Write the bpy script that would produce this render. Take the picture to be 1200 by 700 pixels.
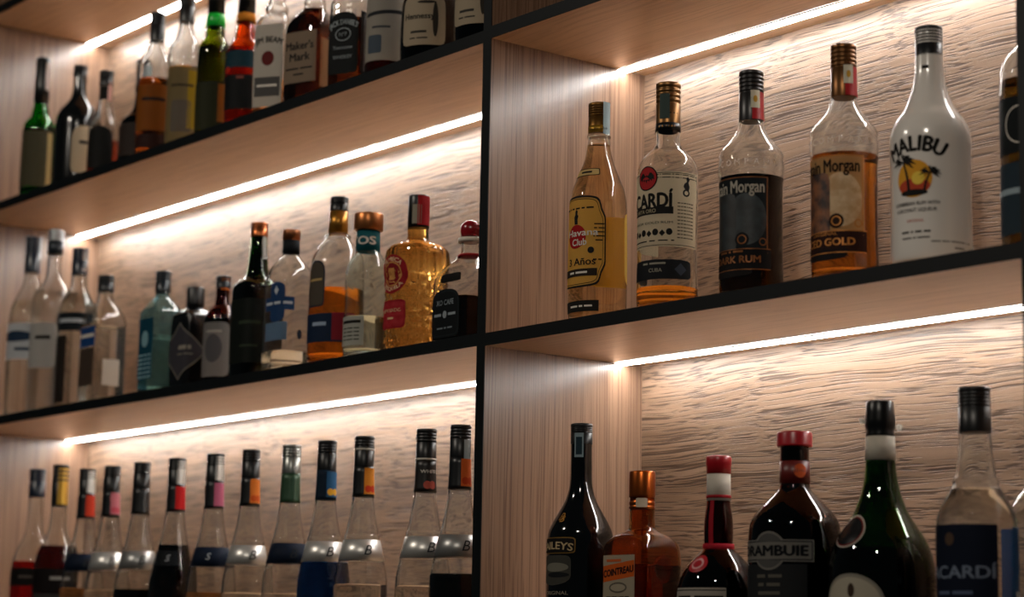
import bpy, math, random
from mathutils import Matrix, Vector
random.seed(4)
S = bpy.context.scene
for o in list(bpy.data.objects):
    bpy.data.objects.remove(o, do_unlink=True)
COL = S.collection
rad = math.radians

# ------------------------------------------------------------------ camera
ZO = 2.32                       # height of the underside of the upper shelf above the floor
cam_d = bpy.data.cameras.new('camera')
cam = bpy.data.objects.new('camera', cam_d)
COL.objects.link(cam)
Rv = Vector((0.62396989, 0.78122607, 0.0186388))
Uv = Vector((0.11773104, -0.11755835, 0.98606259))
Fv = Vector((-0.77252895, 0.613079, 0.16532743))
cam.matrix_world = Matrix(((Rv.x, Uv.x, -Fv.x, 2.3231), (Rv.y, Uv.y, -Fv.y, -1.79575),
                           (Rv.z, Uv.z, -Fv.z, ZO - 0.87342), (0, 0, 0, 1)))
cam_d.sensor_fit = 'HORIZONTAL'
cam_d.sensor_width = 36.0
cam_d.lens = 2457.55 / 1200 * 36
cam_d.clip_start = 0.05
cam_d.dof.use_dof = True
cam_d.dof.focus_distance = 2.86
cam_d.dof.aperture_fstop = 3.9
S.camera = cam

# ------------------------------------------------------------------ world, room light, exposure
W = bpy.data.worlds.new('world')
S.world = W
W.use_nodes = True
bg = W.node_tree.nodes['Background']
bg.inputs[0].default_value = (0.75, 0.93, 1.0, 1)
bg.inputs[1].default_value = 0.018
S.view_settings.view_transform = 'Standard'
S.view_settings.look = 'None'
S.view_settings.exposure = 0.0
S.view_settings.gamma = 1.0
S.view_settings.use_curve_mapping = False
S.cycles.max_bounces = 24
S.cycles.transmission_bounces = 24
S.cycles.glossy_bounces = 6
S.cycles.diffuse_bounces = 5
S.cycles.transparent_max_bounces = 16
S.cycles.blur_glossy = 0.6
S.cycles.sample_clamp_indirect = 6.0
LED_STRENGTH = 57.0

def area_lamp(name, loc, target, sx, sy, power, col):
    d = bpy.data.lights.new(name, 'AREA')
    d.shape = 'RECTANGLE'; d.size = sx; d.size_y = sy; d.energy = power; d.color = col
    o = bpy.data.objects.new(name, d); COL.objects.link(o)
    o.location = loc
    o.rotation_euler = (Vector(target) - Vector(loc)).to_track_quat('-Z', 'Y').to_euler()
    return o
# two small warm fill lights added out of view to brighten the bottle fronts
for lx in (-0.7, 1.9):
    area_lamp('front_fill_lamp', (lx, -2.0, 3.2), (lx - 0.4, 0, 1.9), 0.11, 0.11, 16, (1.0, 0.89, 0.76))

# ------------------------------------------------------------------ materials
MC = {}
def h(s):
    s = s.lstrip('#')
    c = [int(s[i:i + 2], 16) / 255 for i in (0, 2, 4)]
    return tuple((x / 12.92 if x <= 0.04045 else ((x + 0.055) / 1.055) ** 2.4) for x in c) + (1,)
def newmat(key):
    m = bpy.data.materials.new(key)
    m.use_nodes = True
    nt = m.node_tree
    return m, nt, nt.nodes['Principled BSDF'], nt.nodes['Material Output']
def solid(col, rough=0.5, metal=0.0, spec=0.5, coat=0.0):
    k = ('solid', col, rough, metal, spec, coat)
    if k in MC: return MC[k]
    m, nt, p, out = newmat('solid')
    p.inputs['Base Color'].default_value = h(col)
    p.inputs['Roughness'].default_value = rough
    p.inputs['Metallic'].default_value = metal
    p.inputs['Specular IOR Level'].default_value = spec
    p.inputs['Coat Weight'].default_value = coat
    n = nt.nodes.new('ShaderNodeTexNoise'); n.inputs['Scale'].default_value = 260
    b = nt.nodes.new('ShaderNodeBump'); b.inputs['Strength'].default_value = 0.03; b.inputs['Distance'].default_value = 0.001
    nt.links.new(n.outputs['Fac'], b.inputs['Height']); nt.links.new(b.outputs['Normal'], p.inputs['Normal'])
    MC[k] = m
    return m
def paper(col, trans=0.25, rough=0.68):
    k = ('paper', col, trans, rough)
    if k in MC: return MC[k]
    m, nt, p, out = newmat('paper')
    n = nt.nodes.new('ShaderNodeTexNoise'); n.inputs['Scale'].default_value = 90; n.inputs['Detail'].default_value = 5
    mx = nt.nodes.new('ShaderNodeMix'); mx.data_type = 'RGBA'; mx.blend_type = 'MULTIPLY'
    mx.inputs['Factor'].default_value = 0.18
    mx.inputs[6].default_value = h(col)
    nt.links.new(n.outputs['Fac'], mx.inputs[7])
    nt.links.new(mx.outputs[2], p.inputs['Base Color'])
    p.inputs['Roughness'].default_value = rough
    p.inputs['Specular IOR Level'].default_value = 0.12
    t = nt.nodes.new('ShaderNodeBsdfTranslucent')
    nt.links.new(mx.outputs[2], t.inputs['Color'])
    ms = nt.nodes.new('ShaderNodeMixShader'); ms.inputs[0].default_value = trans
    nt.links.new(p.outputs[0], ms.inputs[1]); nt.links.new(t.outputs[0], ms.inputs[2])
    nt.links.new(ms.outputs[0], out.inputs['Surface'])
    MC[k] = m
    return m
def mottled(c1, c2, scale=60, trans=0.2):
    k = ('mottled', c1, c2, scale, trans)
    if k in MC: return MC[k]
    m, nt, p, out = newmat('printed_picture')
    n = nt.nodes.new('ShaderNodeTexNoise'); n.inputs['Scale'].default_value = scale; n.inputs['Detail'].default_value = 6
    tc = nt.nodes.new('ShaderNodeTexCoord'); nt.links.new(tc.outputs['Object'], n.inputs['Vector'])
    cr = nt.nodes.new('ShaderNodeValToRGB')
    cr.color_ramp.elements[0].position = .38; cr.color_ramp.elements[0].color = h(c1)
    cr.color_ramp.elements[1].position = .62; cr.color_ramp.elements[1].color = h(c2)
    nt.links.new(n.outputs['Fac'], cr.inputs[0]); nt.links.new(cr.outputs[0], p.inputs['Base Color'])
    p.inputs['Roughness'].default_value = .55
    t = nt.nodes.new('ShaderNodeBsdfTranslucent'); nt.links.new(cr.outputs[0], t.inputs['Color'])
    ms = nt.nodes.new('ShaderNodeMixShader'); ms.inputs[0].default_value = trans
    nt.links.new(p.outputs[0], ms.inputs[1]); nt.links.new(t.outputs[0], ms.inputs[2]); nt.links.new(ms.outputs[0], out.inputs['Surface'])
    MC[k] = m
    return m
def glass(col='#ffffff', rough=0.0, ior=1.47):
    k = ('glass', col, rough, ior)
    if k in MC: return MC[k]
    m, nt, p, out = newmat('glass')
    p.inputs['Base Color'].default_value = h(col)
    p.inputs['Transmission Weight'].default_value = 1.0
    p.inputs['Roughness'].default_value = rough
    p.inputs['IOR'].default_value = ior
    MC[k] = m
    return m
def two_tone(c1, c2, z0, z1, rough=0.4, metal=0.0, axis='X'):
    """printed gradient running along one axis of the part"""
    k = ('tt', c1, c2, z0, z1, rough, metal, axis)
    if k in MC: return MC[k]
    m, nt, p, out = newmat('printed_gradient')
    tc = nt.nodes.new('ShaderNodeTexCoord'); sp = nt.nodes.new('ShaderNodeSeparateXYZ')
    nt.links.new(tc.outputs['Object'], sp.inputs[0])
    mr = nt.nodes.new('ShaderNodeMapRange'); mr.inputs[1].default_value = z0; mr.inputs[2].default_value = z1
    nt.links.new(sp.outputs[axis], mr.inputs[0])
    mx = nt.nodes.new('ShaderNodeMix'); mx.data_type = 'RGBA'
    mx.inputs[6].default_value = h(c1); mx.inputs[7].default_value = h(c2)
    nt.links.new(mr.outputs[0], mx.inputs['Factor']); nt.links.new(mx.outputs[2], p.inputs['Base Color'])
    p.inputs['Roughness'].default_value = rough; p.inputs['Metallic'].default_value = metal
    MC[k] = m
    return m
def wood(key, along, relief, light, mid, dark, across_freq=95, along_freq=5.0, off=(0, 0, 0), gloss=0.55, spec=0.35):
    """oak laminate: grain runs along one axis; relief is the depth of the embossed grain"""
    m, nt, p, out = newmat(key)
    N = nt.nodes; Lk = nt.links.new
    tc = N.new('ShaderNodeTexCoord')
    base = N.new('ShaderNodeMapping'); base.inputs['Location'].default_value = off
    Lk(tc.outputs['Object'], base.inputs[0])
    # slow warp that makes the grain wander
    wm = N.new('ShaderNodeMapping')
    wm.inputs['Scale'].default_value = {'X': (2.6, 5, 5), 'Z': (5, 5, 1.6), 'Y': (5, 2.6, 5)}[along]
    Lk(base.outputs[0], wm.inputs[0])
    wn = N.new('ShaderNodeTexNoise'); wn.inputs['Scale'].default_value = 1.0; wn.inputs['Detail'].default_value = 2.0
    Lk(wm.outputs[0], wn.inputs['Vector'])
    ws = N.new('ShaderNodeVectorMath'); ws.operation = 'SUBTRACT'; ws.inputs[1].default_value = (0.5, 0.5, 0.5)
    Lk(wn.outputs['Color'], ws.inputs[0])
    wv = N.new('ShaderNodeVectorMath'); wv.operation = 'MULTIPLY'
    wv.inputs[1].default_value = {'X': (0, .045, .045), 'Z': (.012, .012, 0), 'Y': (.05, 0, .05)}[along]
    Lk(ws.outputs[0], wv.inputs[0])
    ad = N.new('ShaderNodeVectorMath'); ad.operation = 'ADD'
    Lk(base.outputs[0], ad.inputs[0]); Lk(wv.outputs[0], ad.inputs[1])
    def grain(af, xf, detail, rough):
        mp = N.new('ShaderNodeMapping')
        mp.inputs['Scale'].default_value = {'X': (af, xf, xf), 'Z': (xf, xf, af), 'Y': (xf, af, xf)}[along]
        Lk(ad.outputs[0], mp.inputs[0])
        n = N.new('ShaderNodeTexNoise'); n.inputs['Scale'].default_value = 1.0
        n.inputs['Detail'].default_value = detail; n.inputs['Roughness'].default_value = rough
        Lk(mp.outputs[0], n.inputs['Vector'])
        return n
    g1 = grain(along_freq, across_freq, 2, 0.5)
    g2 = grain(along_freq * .3, across_freq * .16, 3, 0.5)
    # long dark pores on a softly streaked ground
    pores = N.new('ShaderNodeMapRange'); pores.interpolation_type = 'SMOOTHSTEP'
    pores.inputs[1].default_value = 0.38; pores.inputs[2].default_value = 0.52
    Lk(g1.outputs['Fac'], pores.inputs[0])
    cr = N.new('ShaderNodeValToRGB')
    e = cr.color_ramp.elements
    e[0].position = 0.34; e[0].color = h(mid)
    e[1].position = 0.66; e[1].color = h(light)
    Lk(g2.outputs['Fac'], cr.inputs[0])
    cm = N.new('ShaderNodeMix'); cm.data_type = 'RGBA'; cm.inputs[6].default_value = h(dark)
    Lk(cr.outputs[0], cm.inputs[7]); Lk(pores.outputs[0], cm.inputs['Factor'])
    Lk(cm.outputs[2], p.inputs['Base Color'])
    p.inputs['Roughness'].default_value = gloss
    p.inputs['Specular IOR Level'].default_value = spec
    if relief > 0:
        b = N.new('ShaderNodeBump'); b.inputs['Strength'].default_value = 1.0; b.inputs['Distance'].default_value = relief
        Lk(pores.outputs[0], b.inputs['Height']); Lk(b.outputs['Normal'], p.inputs['Normal'])
    return m

# ------------------------------------------------------------------ mesh helpers
def link(name, me, mat, parent=None, smooth=True):
    o = bpy.data.objects.new(name, me)
    COL.objects.link(o)
    if mat is not None:
        if len(me.materials) == 0:
            me.materials.append(mat)
        if me.materials[0] is not mat:
            o.material_slots[0].link = 'OBJECT'; o.material_slots[0].material = mat
    if parent is not None: o.parent = parent
    return o
def mesh(verts, faces, smooth=True):
    me = bpy.data.meshes.new('mesh')
    me.from_pydata(verts, [], faces)
    if smooth:
        me.polygons.foreach_set('use_smooth', [True] * len(me.polygons))
    me.update()
    return me
def box_mesh(x0, x1, y0, y1, z0, z1):
    v = [(x, y, z) for z in (z0, z1) for y in (y0, y1) for x in (x0, x1)]
    f = [(0, 2, 3, 1), (4, 5, 7, 6), (0, 1, 5, 4), (2, 6, 7, 3), (0, 4, 6, 2), (1, 3, 7, 5)]
    return mesh(v, f, False)
def box(name, x0, x1, y0, y1, z0, z1, mat, parent=None):
    return link(name, box_mesh(x0, x1, y0, y1, z0, z1), mat, parent)
def tag(o, label, cat, group=None):
    o['label'] = label; o['category'] = cat
    if group: o['group'] = group
def empty(name, loc, rz=0.0):
    o = bpy.data.objects.new(name, None); COL.objects.link(o)
    o.location = loc; o.rotation_euler = (0, 0, rz); o.empty_display_size = 0.02
    return o

def spline(pts, n=6):
    """centripetal Catmull-Rom through (z, r) control points"""
    out = []
    P = [(2 * pts[0][0] - pts[1][0], 2 * pts[0][1] - pts[1][1])] + list(pts) + [(2 * pts[-1][0] - pts[-2][0], 2 * pts[-1][1] - pts[-2][1])]
    for i in range(1, len(P) - 2):
        p0, p1, p2, p3 = P[i - 1:i + 3]
        d = lambda a, b: max(math.hypot(a[0] - b[0], a[1] - b[1]), 1e-6) ** 0.5
        t0 = 0; t1 = d(p0, p1); t2 = t1 + d(p1, p2); t3 = t2 + d(p2, p3)
        seg = math.hypot(p2[0] - p1[0], p2[1] - p1[1])
        k = max(1, min(n, int(seg / 2.0)))
        for j in range(k):
            t = t1 + (t2 - t1) * j / k
            def L(a, b, ta, tb):
                return tuple(((tb - t) * a[q] + (t - ta) * b[q]) / (tb - ta) for q in (0, 1))
            A1 = L(p0, p1, 0, t1); A2 = L(p1, p2, t1, t2); A3 = L(p2, p3, t2, t3)
            B1 = L(A1, A2, 0, t2); B2 = L(A2, A3, t1, t3)
            out.append(L(B1, B2, t1, t2))
    out.append(tuple(pts[-1]))
    return out

class Shape:
    """cross-section of a bottle as a function of height (mm); phi = 0 is the front (-Y), +90 is +X"""
    def __init__(s, pts, sq=0.0, sq_top=None, sq_end=None, depth=1.0, n=6, mod=None):
        s.pts = spline(pts, n); s.sq = sq; s.depth = depth; s.mod = mod
        s.z_sq = sq_top if sq_top is not None else 1e9       # squareness fades to round between these heights
        s.z_rd = sq_end if sq_end is not None else 1e9 + 1
        s.key = (tuple(pts), sq, sq_top, sq_end, depth, n, None if mod is None else mod.__name__)
    def r(s, z):
        P = s.pts
        if z <= P[0][0]: return P[0][1]
        for a, b in zip(P, P[1:]):
            if a[0] <= z <= b[0]:
                t = (z - a[0]) / max(b[0] - a[0], 1e-9)
                return a[1] + (b[1] - a[1]) * t
        return P[-1][1]
    def dir(s, phi, z):
        c, sn = math.sin(phi), -math.cos(phi)
        f = s.sq if z <= s.z_sq else (0 if z >= s.z_rd else s.sq * (1 - (z - s.z_sq) / (s.z_rd - s.z_sq)))
        n = 2 + 8 * f
        k = 1.0 if f <= 0 else 1 / (abs(c) ** n + abs(sn) ** n) ** (1 / n)
        dp = s.depth if z <= s.z_sq else (1 if z >= s.z_rd else s.depth + (1 - s.depth) * (z - s.z_sq) / (s.z_rd - s.z_sq))
        return c * k, sn * k * dp
    def at(s, phi, z, off=0.0, r=None):
        dx, dy = s.dir(phi, z)
        rr = (s.r(z) if r is None else r)
        if s.mod is not None and r is None: rr *= s.mod(phi, z)
        l = math.hypot(dx, dy)
        return ((dx * rr + dx / l * off) * .001, (dy * rr + dy / l * off) * .001, z * .001)

MESH = {}
def rings_mesh(rows, seg=48):
    """rows: list of functions phi -> xyz; closed with a fan at both ends"""
    v = []; f = []
    for row in rows:
        for i in range(seg):
            v.append(row(2 * math.pi * i / seg))
    for j in range(len(rows) - 1):
        for i in range(seg):
            a = j * seg + i; b = j * seg + (i + 1) % seg
            f.append((a, b, b + seg, a + seg))
    for j, flip in ((0, True), (len(rows) - 1, False)):
        ring = [j * seg + i for i in range(seg)]
        c = [sum(v[q][k] for q in ring) / seg for k in range(3)]
        v.append(tuple(c)); ci = len(v) - 1
        for i in range(seg):
            a, b = ring[i], ring[(i + 1) % seg]
            f.append((ci, b, a) if flip else (ci, a, b))
    return v, f
def shell_rows(sh, inset, z0, z1):
    zs = [p[0] for p in sh.pts if z0 < p[0] < z1]
    rows = []
    for z in [z0] + zs + [z1]:
        rows.append(lambda phi, z=z: sh.at(phi, z, -inset))
    return rows
def glass_mesh(sh, wall, ztop, seg=48):
    k = ('g', sh.key, wall, ztop, seg)
    if k in MESH: return MESH[k]
    v, f = rings_mesh(shell_rows(sh, 0, 0, ztop), seg)
    if wall:
        v2, f2 = rings_mesh(shell_rows(sh, wall, 7.0, ztop - 2), seg)
        n = len(v)
        v += v2; f += [tuple(reversed([q + n for q in ff])) for ff in f2]
    MESH[k] = mesh(v, f)
    return MESH[k]
def liquid_mesh(sh, wall, level, seg=48):
    k = ('l', sh.key, wall, level, seg)
    if k in MESH: return MESH[k]
    v, f = rings_mesh(shell_rows(sh, wall - 0.35, 6.7, level), seg)
    MESH[k] = mesh(v, f)
    return MESH[k]
def lathe_mesh(pts, seg=40, n=3, raw=True, knurl=0, kd=0.0, kz=None):
    """pts: (z, r) list in mm, kept as straight segments; knurl: fluted edge between heights kz"""
    k = ('c', tuple(pts), seg, n, raw, knurl, kd, kz)
    if k in MESH: return MESH[k]
    P = pts if raw else spline(pts, n)
    rows = []
    for z, r in P:
        def row(phi, z=z, r=r):
            rr = r
            if knurl and kz and kz[0] <= z <= kz[1]:
                rr = r - kd * (0.5 + 0.5 * math.cos(knurl * phi))
            return (math.sin(phi) * rr * .001, -math.cos(phi) * rr * .001, z * .001)
        rows.append(row)
    v, f = rings_mesh(rows, seg)
    me = mesh(v, f)
    MESH[k] = me
    return me

TEXT = {}
def text_geo(s, bold=0.0, shear=0.0):
    k = (s, bold, shear)
    if k in TEXT: return TEXT[k]
    cu = bpy.data.curves.new('lettering', 'FONT')
    cu.body = s; cu.size = 1.0; cu.align_x = 'CENTER'; cu.align_y = 'CENTER'
    cu.resolution_u = 3; cu.shear = shear; cu.fill_mode = 'FRONT'
    o = bpy.data.objects.new('lettering', cu); COL.objects.link(o)
    dg = bpy.context.evaluated_depsgraph_get()
    me = o.evaluated_get(dg).to_mesh()
    v = [tuple(x.co) for x in me.vertices]; f = [tuple(p.vertices) for p in me.polygons]
    o.evaluated_get(dg).to_mesh_clear()
    bpy.data.objects.remove(o); bpy.data.curves.remove(cu)
    xs = [a[0] for a in v] or [0]; ys = [a[1] for a in v] or [0]
    cx, cy = (max(xs) + min(xs)) / 2, (max(ys) + min(ys)) / 2
    v = [(a[0] - cx, a[1] - cy) for a in v]
    if bold:                                         # heavier strokes: the same glyphs laid down again a hair to each side
        n = len(v); v0, f0 = list(v), list(f)
        for q, (dx, dy) in enumerate(((bold, 0), (-bold, 0), (0, bold * .7), (0, -bold * .7))):
            v += [(a + dx, c + dy) for a, c in v0]; f += [tuple(i + n * (q + 1) for i in ff) for ff in f0]
    TEXT[k] = (v, f, max(xs) - min(xs), max(ys) - min(ys))
    return TEXT[k]

def outline(kind, w, hh, n=48):
    P = []
    for i in range(n):
        t = 2 * math.pi * i / n; c, s = math.cos(t), math.sin(t)
        if kind == 'oval': P.append((w / 2 * c, hh / 2 * s))
        elif kind == 'round':                        # rounded rectangle
            k = 1 / (abs(c) ** 9 + abs(s) ** 9) ** (1 / 9); P.append((w / 2 * c * k, hh / 2 * s * k))
        elif kind == 'diamond':
            k = 1 / (abs(c) + abs(s)); P.append((w / 2 * c * k, hh / 2 * s * k))
        elif kind == 'arch':                         # flat foot, arched head
            k = 1 / (abs(c) ** 9 + abs(s) ** 9) ** (1 / 9); x, y = c * k, s * k
            if y > 0: y = y * (0.62 + 0.38 * math.sqrt(max(0, 1 - x * x)))
            P.append((w / 2 * x, hh / 2 * y))
        elif kind == 'shield':
            k = 1 / (abs(c) ** 7 + abs(s) ** 7) ** (1 / 7); x, y = c * k, s * k
            if y < 0: y = y * (0.55 + 0.45 * math.sqrt(max(0, 1 - abs(x) ** 1.5)))
            P.append((w / 2 * x, hh / 2 * y))
        elif kind == 'cut':                          # die-cut label with stepped corners
            k = 1 / (abs(c) ** 10 + abs(s) ** 10) ** (1 / 10); x, y = c * k, s * k
            if abs(y) > 0.55: x *= 0.86 + 0.14 * max(0, (0.8 - abs(y)) / 0.25)
            y *= 1 + 0.08 * (1 - x * x) * (1 if abs(y) > .8 else 0)
            P.append((w / 2 * x, hh / 2 * y))
    return P

class Bottle:
    def __init__(b, name, label, cat, X, Y, z, sh, ztop, gmat, wall=2.6, liquid=None, rot=0.0, group=None, seg=48):
        b.e = empty(name, (X, Y, z), rad(rot)); b.sh = sh
        tag(b.e, label, cat, group)
        b.body = link('glass_body', glass_mesh(sh, wall, ztop, seg), gmat, b.e)
        if liquid:
            b.liq = link('liquid', liquid_mesh(sh, wall, liquid[1], seg), liquid[0], b.e)
    def place(b, u, v, phi, z, off, flat):
        zz = z + v
        if flat:
            ang = math.atan2(u, flat)
        else:
            ang = u / max(b.sh.r(z), 1)
        return b.sh.at(rad(phi) + ang, zz, off)
    def patch(b, name, mat, phi, z, w, hh, kind='rect', off=0.3, parent=None, flat=0, slant=0.0, ring=0.0):
        v = []; f = []
        if ring:                                     # only a printed outline
            o = outline(kind, w, hh, 96); n = len(o)
            for q in (ring, 1.0):
                for (x, y) in o: v.append(b.place(x * q, y * q, phi, z, off, flat))
            for i in range(n): f.append((i, i + n, (i + 1) % n + n, (i + 1) % n))
        elif kind == 'rect':
            nx = max(2, int(w / 3.0)); nz = max(2, min(10, int(hh / 4.0)))
            for j in range(nz + 1):
                for i in range(nx + 1):
                    u = -w / 2 + w * i / nx; vv = -hh / 2 + hh * j / nz
                    v.append(b.place(u, vv + slant * u, phi, z, off, flat))
            for j in range(nz):
                for i in range(nx):
                    a = j * (nx + 1) + i
                    f.append((a, a + 1, a + nx + 2, a + nx + 1))
        else:
            o = outline(kind, w, hh); n = len(o); k = max(3, int(w / 6))
            v.append(b.place(0, 0, phi, z, off, flat))
            for q in range(1, k + 1):
                for (x, y) in o:
                    v.append(b.place(x * q / k, y * q / k + slant * x * q / k, phi, z, off, flat))
            for i in range(n):
                f.append((0, 1 + i, 1 + (i + 1) % n))
                for q in range(k - 1):
                    a = 1 + q * n + i; c = 1 + q * n + (i + 1) % n
                    f.append((a, a + n, c + n, c))
        o = link(name, mesh(v, f, True), mat, parent or b.e)
        return o
    def text(b, s, mat, phi, z, size, off=0.65, parent=None, flat=0, bold=0.0, shear=0.0, arc=0.0, slant=0.0, width=None, name='lettering'):
        V, Fc, w, hh = text_geo(s, bold, shear)
        sx = sy = size
        if width: sx = width / w
        v = []
        for x, y in V:
            x *= sx; y *= sy
            if arc:
                t = x / arc; x, y = (arc + y) * math.sin(t), (arc + y) * math.cos(t) - arc
            v.append(b.place(x, y + slant * x, phi, z, off, flat))
        return link(name, mesh(v, Fc, False), mat, parent or b.e)
    def fine(b, s, mat, phi, z, size, off=0.65, parent=None, flat=0, width=None, slant=0.0, **kw):
        """small print that cannot be read: every word is a short printed bar"""
        chars = sum(s) + len(s) - 1; tot = width or 0.55 * size * chars; step = tot / chars
        v = []; f = []; x = -tot / 2
        for wd in s:                                 # s lists the length of each word
            w = step * wd; k = max(1, int(w / 4))
            for i in range(k + 1):
                for y in (-.24 * size, .24 * size):
                    u = x + w * i / k
                    v.append(b.place(u, y + slant * u, phi, z, off, flat))
            n = len(v) - 2 * (k + 1)
            for i in range(k): f.append((n + 2 * i, n + 2 * i + 2, n + 2 * i + 3, n + 2 * i + 1))
            x += w + step
        return link('fine_print', mesh(v, f, False), mat, parent or b.e)
    def poly(b, name, mat, pts, phi, z, off=0.6, parent=None, flat=0):
        v = [b.place(x, y, phi, z, off, flat) for x, y in pts]
        return link(name, mesh(v, [tuple(range(len(v)))], False), mat, parent or b.e)
    def lathe(b, name, mat, pts, parent=None, **kw):
        return link(name, lathe_mesh(pts, **kw), mat, parent or b.e)
    def screw_cap(b, z0, z1, r, mat, band=None, ridges=4, name='cap'):
        """rolled-on metal cap: smooth skirt, thread grooves near the top, knurled crown"""
        P = [(z0, r - .6), (z0, r), (z0 + .6, r + .1)]
        zt = z0 + (z1 - z0) * .55
        P.append((zt, r + .1))
        st = (z1 - zt - 3) / ridges
        for i in range(ridges):
            a = zt + i * st
            P += [(a + st * .15, r - .7), (a + st * .4, r - .7), (a + st * .55, r + .25), (a + st * .95, r + .25)]
        P += [(z1 - 2.0, r + .2), (z1 - .6, r - .1), (z1, r - 1.2)]
        c = b.lathe(name, mat, P)
        if band:
            zb0, zb1, m2 = band
            b.lathe('cap_band', m2, [(zb0, r), (zb0, r + .35), (zb1, r + .35), (zb1, r)], parent=c)
        return c

# ------------------------------------------------------------------ the shelving and the room
XL, XD0, XR = -1.77518, -0.01837, 0.93517          # inner faces: left end panel, centre divider, right divider
T = 0.0182                                          # board thickness
DEP = 0.30
Z0B, Z1B, Z2B = ZO + 0.43119, ZO, ZO - 0.44936      # undersides of the shelves
Z3B = Z2B - 0.4485
LIFT = 0.0004                                       # bottles stand just clear of the board
Z1T, Z2T, Z2TL, Z3T = Z1B - 0.0018 + T + LIFT, Z2B - 0.0004 + T + LIFT, Z2B + 0.0012 + T + LIFT, Z3B + T + LIFT
oak_back = wood('oak_back', 'X', 0.00022, '#8e745f', '#785f4a', '#463324', 480, 5.0, gloss=.40, spec=.6)
oak_side = wood('oak_side', 'Z', 0.00005, '#8c6f5a', '#7f634f', '#644a39', 480, 3.0, (.3, .1, .2), gloss=.28, spec=.6)
oak_shelf = wood('oak_shelf', 'X', 0.00003, '#d8b48f', '#d0ab85', '#c49e78', 240, 4.0, (.7, .2, .5), gloss=0.28, spec=0.7)
black_edge = solid('#090d0f', 0.5, spec=0.2)
unit = empty('back_bar_shelving', (0, 0, 0))
tag(unit, 'oak back bar shelving with black edges, holding all the bottles', 'shelving')
BOT, TOP = 0.0, Z0B + T + 0.42
XE = XR + T + 0.95                                   # the bay beyond the right divider
EB = 0.0015                                          # black edge band thickness
def panel(name, x0, x1, z0, z1, mat):
    p = box(name, x0, x1, EB, DEP, z0, z1, mat, unit)
    box('edge_band', x0, x1, 0.0, EB, z0, z1, black_edge, p)
    return p
box('back_panel', XL - T, XE + T, DEP, DEP + 0.012, BOT, TOP, oak_back, unit)
panel('end_panel', XL - T, XL, BOT, TOP, oak_side)
panel('divider', XD0, 0.0, BOT, TOP, oak_side)
panel('divider', XR, XR + T, BOT, TOP, oak_side)
panel('end_panel', XE, XE + T, BOT, TOP, oak_side)
for bay, (x0, x1, dz1, dz2) in enumerate(((XL, XD0, -0.0018, 0.0012), (0.0, XR, 0.0012, -0.0004), (XR + T, XE, 0, 0))):
    for zb, dz in ((Z0B, 0), (Z1B, dz1), (Z2B, dz2), (Z3B, 0), (Z3B - .45, 0), (Z3B - .90, 0), (TOP - T, 0), (0.06, 0)):
        panel('shelf', x0, x1, zb + dz, zb + dz + T, oak_shelf)

wall_m = solid('#2a2624', 0.9)
wb = box('wall_back', -3.6, 4.4, DEP + 0.012, DEP + 0.1, 0, 3.6, wall_m); wb['kind'] = 'structure'
fl_m = wood('dark_floor', 'X', 0.0004, '#4a3a2e', '#3b2d24', '#2b201a', 40, 2.0)
fl = box('floor', -3.6, 6.0, -5.0, DEP + 0.1, -0.05, 0.0, fl_m); fl['kind'] = 'structure'

# LED light bars under the shelves
led_m = bpy.data.materials.new('led_diffuser'); led_m.use_nodes = True
_nt = led_m.node_tree; _nt.nodes.clear()
_e = _nt.nodes.new('ShaderNodeEmission'); _o = _nt.nodes.new('ShaderNodeOutputMaterial')
_e.inputs[0].default_value = (1.0, 0.97, 0.935, 1); _e.inputs[1].default_value = LED_STRENGTH
_nt.links.new(_e.outputs[0], _o.inputs[0])
alu = solid('#8d8f90', 0.35, 0.9)
def led_bar(x0, x1, zb, label):
    e = empty('led_light_bar', ((x0 + x1) / 2, 0.252, zb - .0003)); tag(e, label, 'light bar', 'light bars under the shelves')
    hx = (x1 - x0) / 2
    def prism(name, prof, mat):
        n = len(prof)
        v = [(-hx, y, z) for y, z in prof] + [(hx, y, z) for y, z in prof]
        f = [tuple(range(n)), tuple(reversed(range(n, 2 * n)))] + [(i, i + n, (i + 1) % n + n, (i + 1) % n) for i in range(n)]
        return link(name, mesh(v, f, False), mat, e)
    # opal cover standing slightly proud, shielded by a slim aluminium rail towards the room
    prism('diffuser', [(-.0080, -.0001), (-.0080, -.0022), (.0090, -.0028), (.0090, -.0001)], led_m)
    prism('rail', [(-.0092, 0), (-.0092, -.0022), (-.0081, -.0022), (-.0081, 0)], alu)
    prism('rail', [(.0091, 0), (.0091, -.0008), (.0103, -.0008), (.0103, 0)], alu)
G = .0006
led_bar(XL + G, XD0 - G, Z0B, 'glowing white light bar under the topmost shelf at upper left')
led_bar(XL + G, XD0 - G, Z1B - .0018, 'glowing white light bar above the row of clear gin and tequila bottles')
led_bar(XL + G, XD0 - G, Z2B + .0012, 'glowing white light bar above the long row of slim silver-banded bottles')
led_bar(G, XR - G, Z1B + .0012, 'glowing white light bar above the rum and white coconut bottles')
led_bar(G, XR - G, Z2B - .0004, 'glowing white light bar above the black cream liqueur and square amber bottles')

# ------------------------------------------------------------------ bottles, right bay, upper shelf
BLK = '#0b0d0e'
ink = paper('#141210', 0.0, 0.6)
white_ink = paper('#d9d2c6', 0.0, 0.6)
gold_ink = solid('#a9752f', 0.35, 0.7)
gold = solid('#9a6a2c', 0.3, 0.9)
black_cap = solid('#0c0e10', 0.36, spec=0.45)
red_cap = solid('#a3141c', 0.35, spec=0.5)
clear = glass('#fbfdfc')
PX = 'RU'
stamp_m = paper('#9fb4bb', 0.1)
stamp2 = paper('#cfcab8', 0.1)
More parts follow.
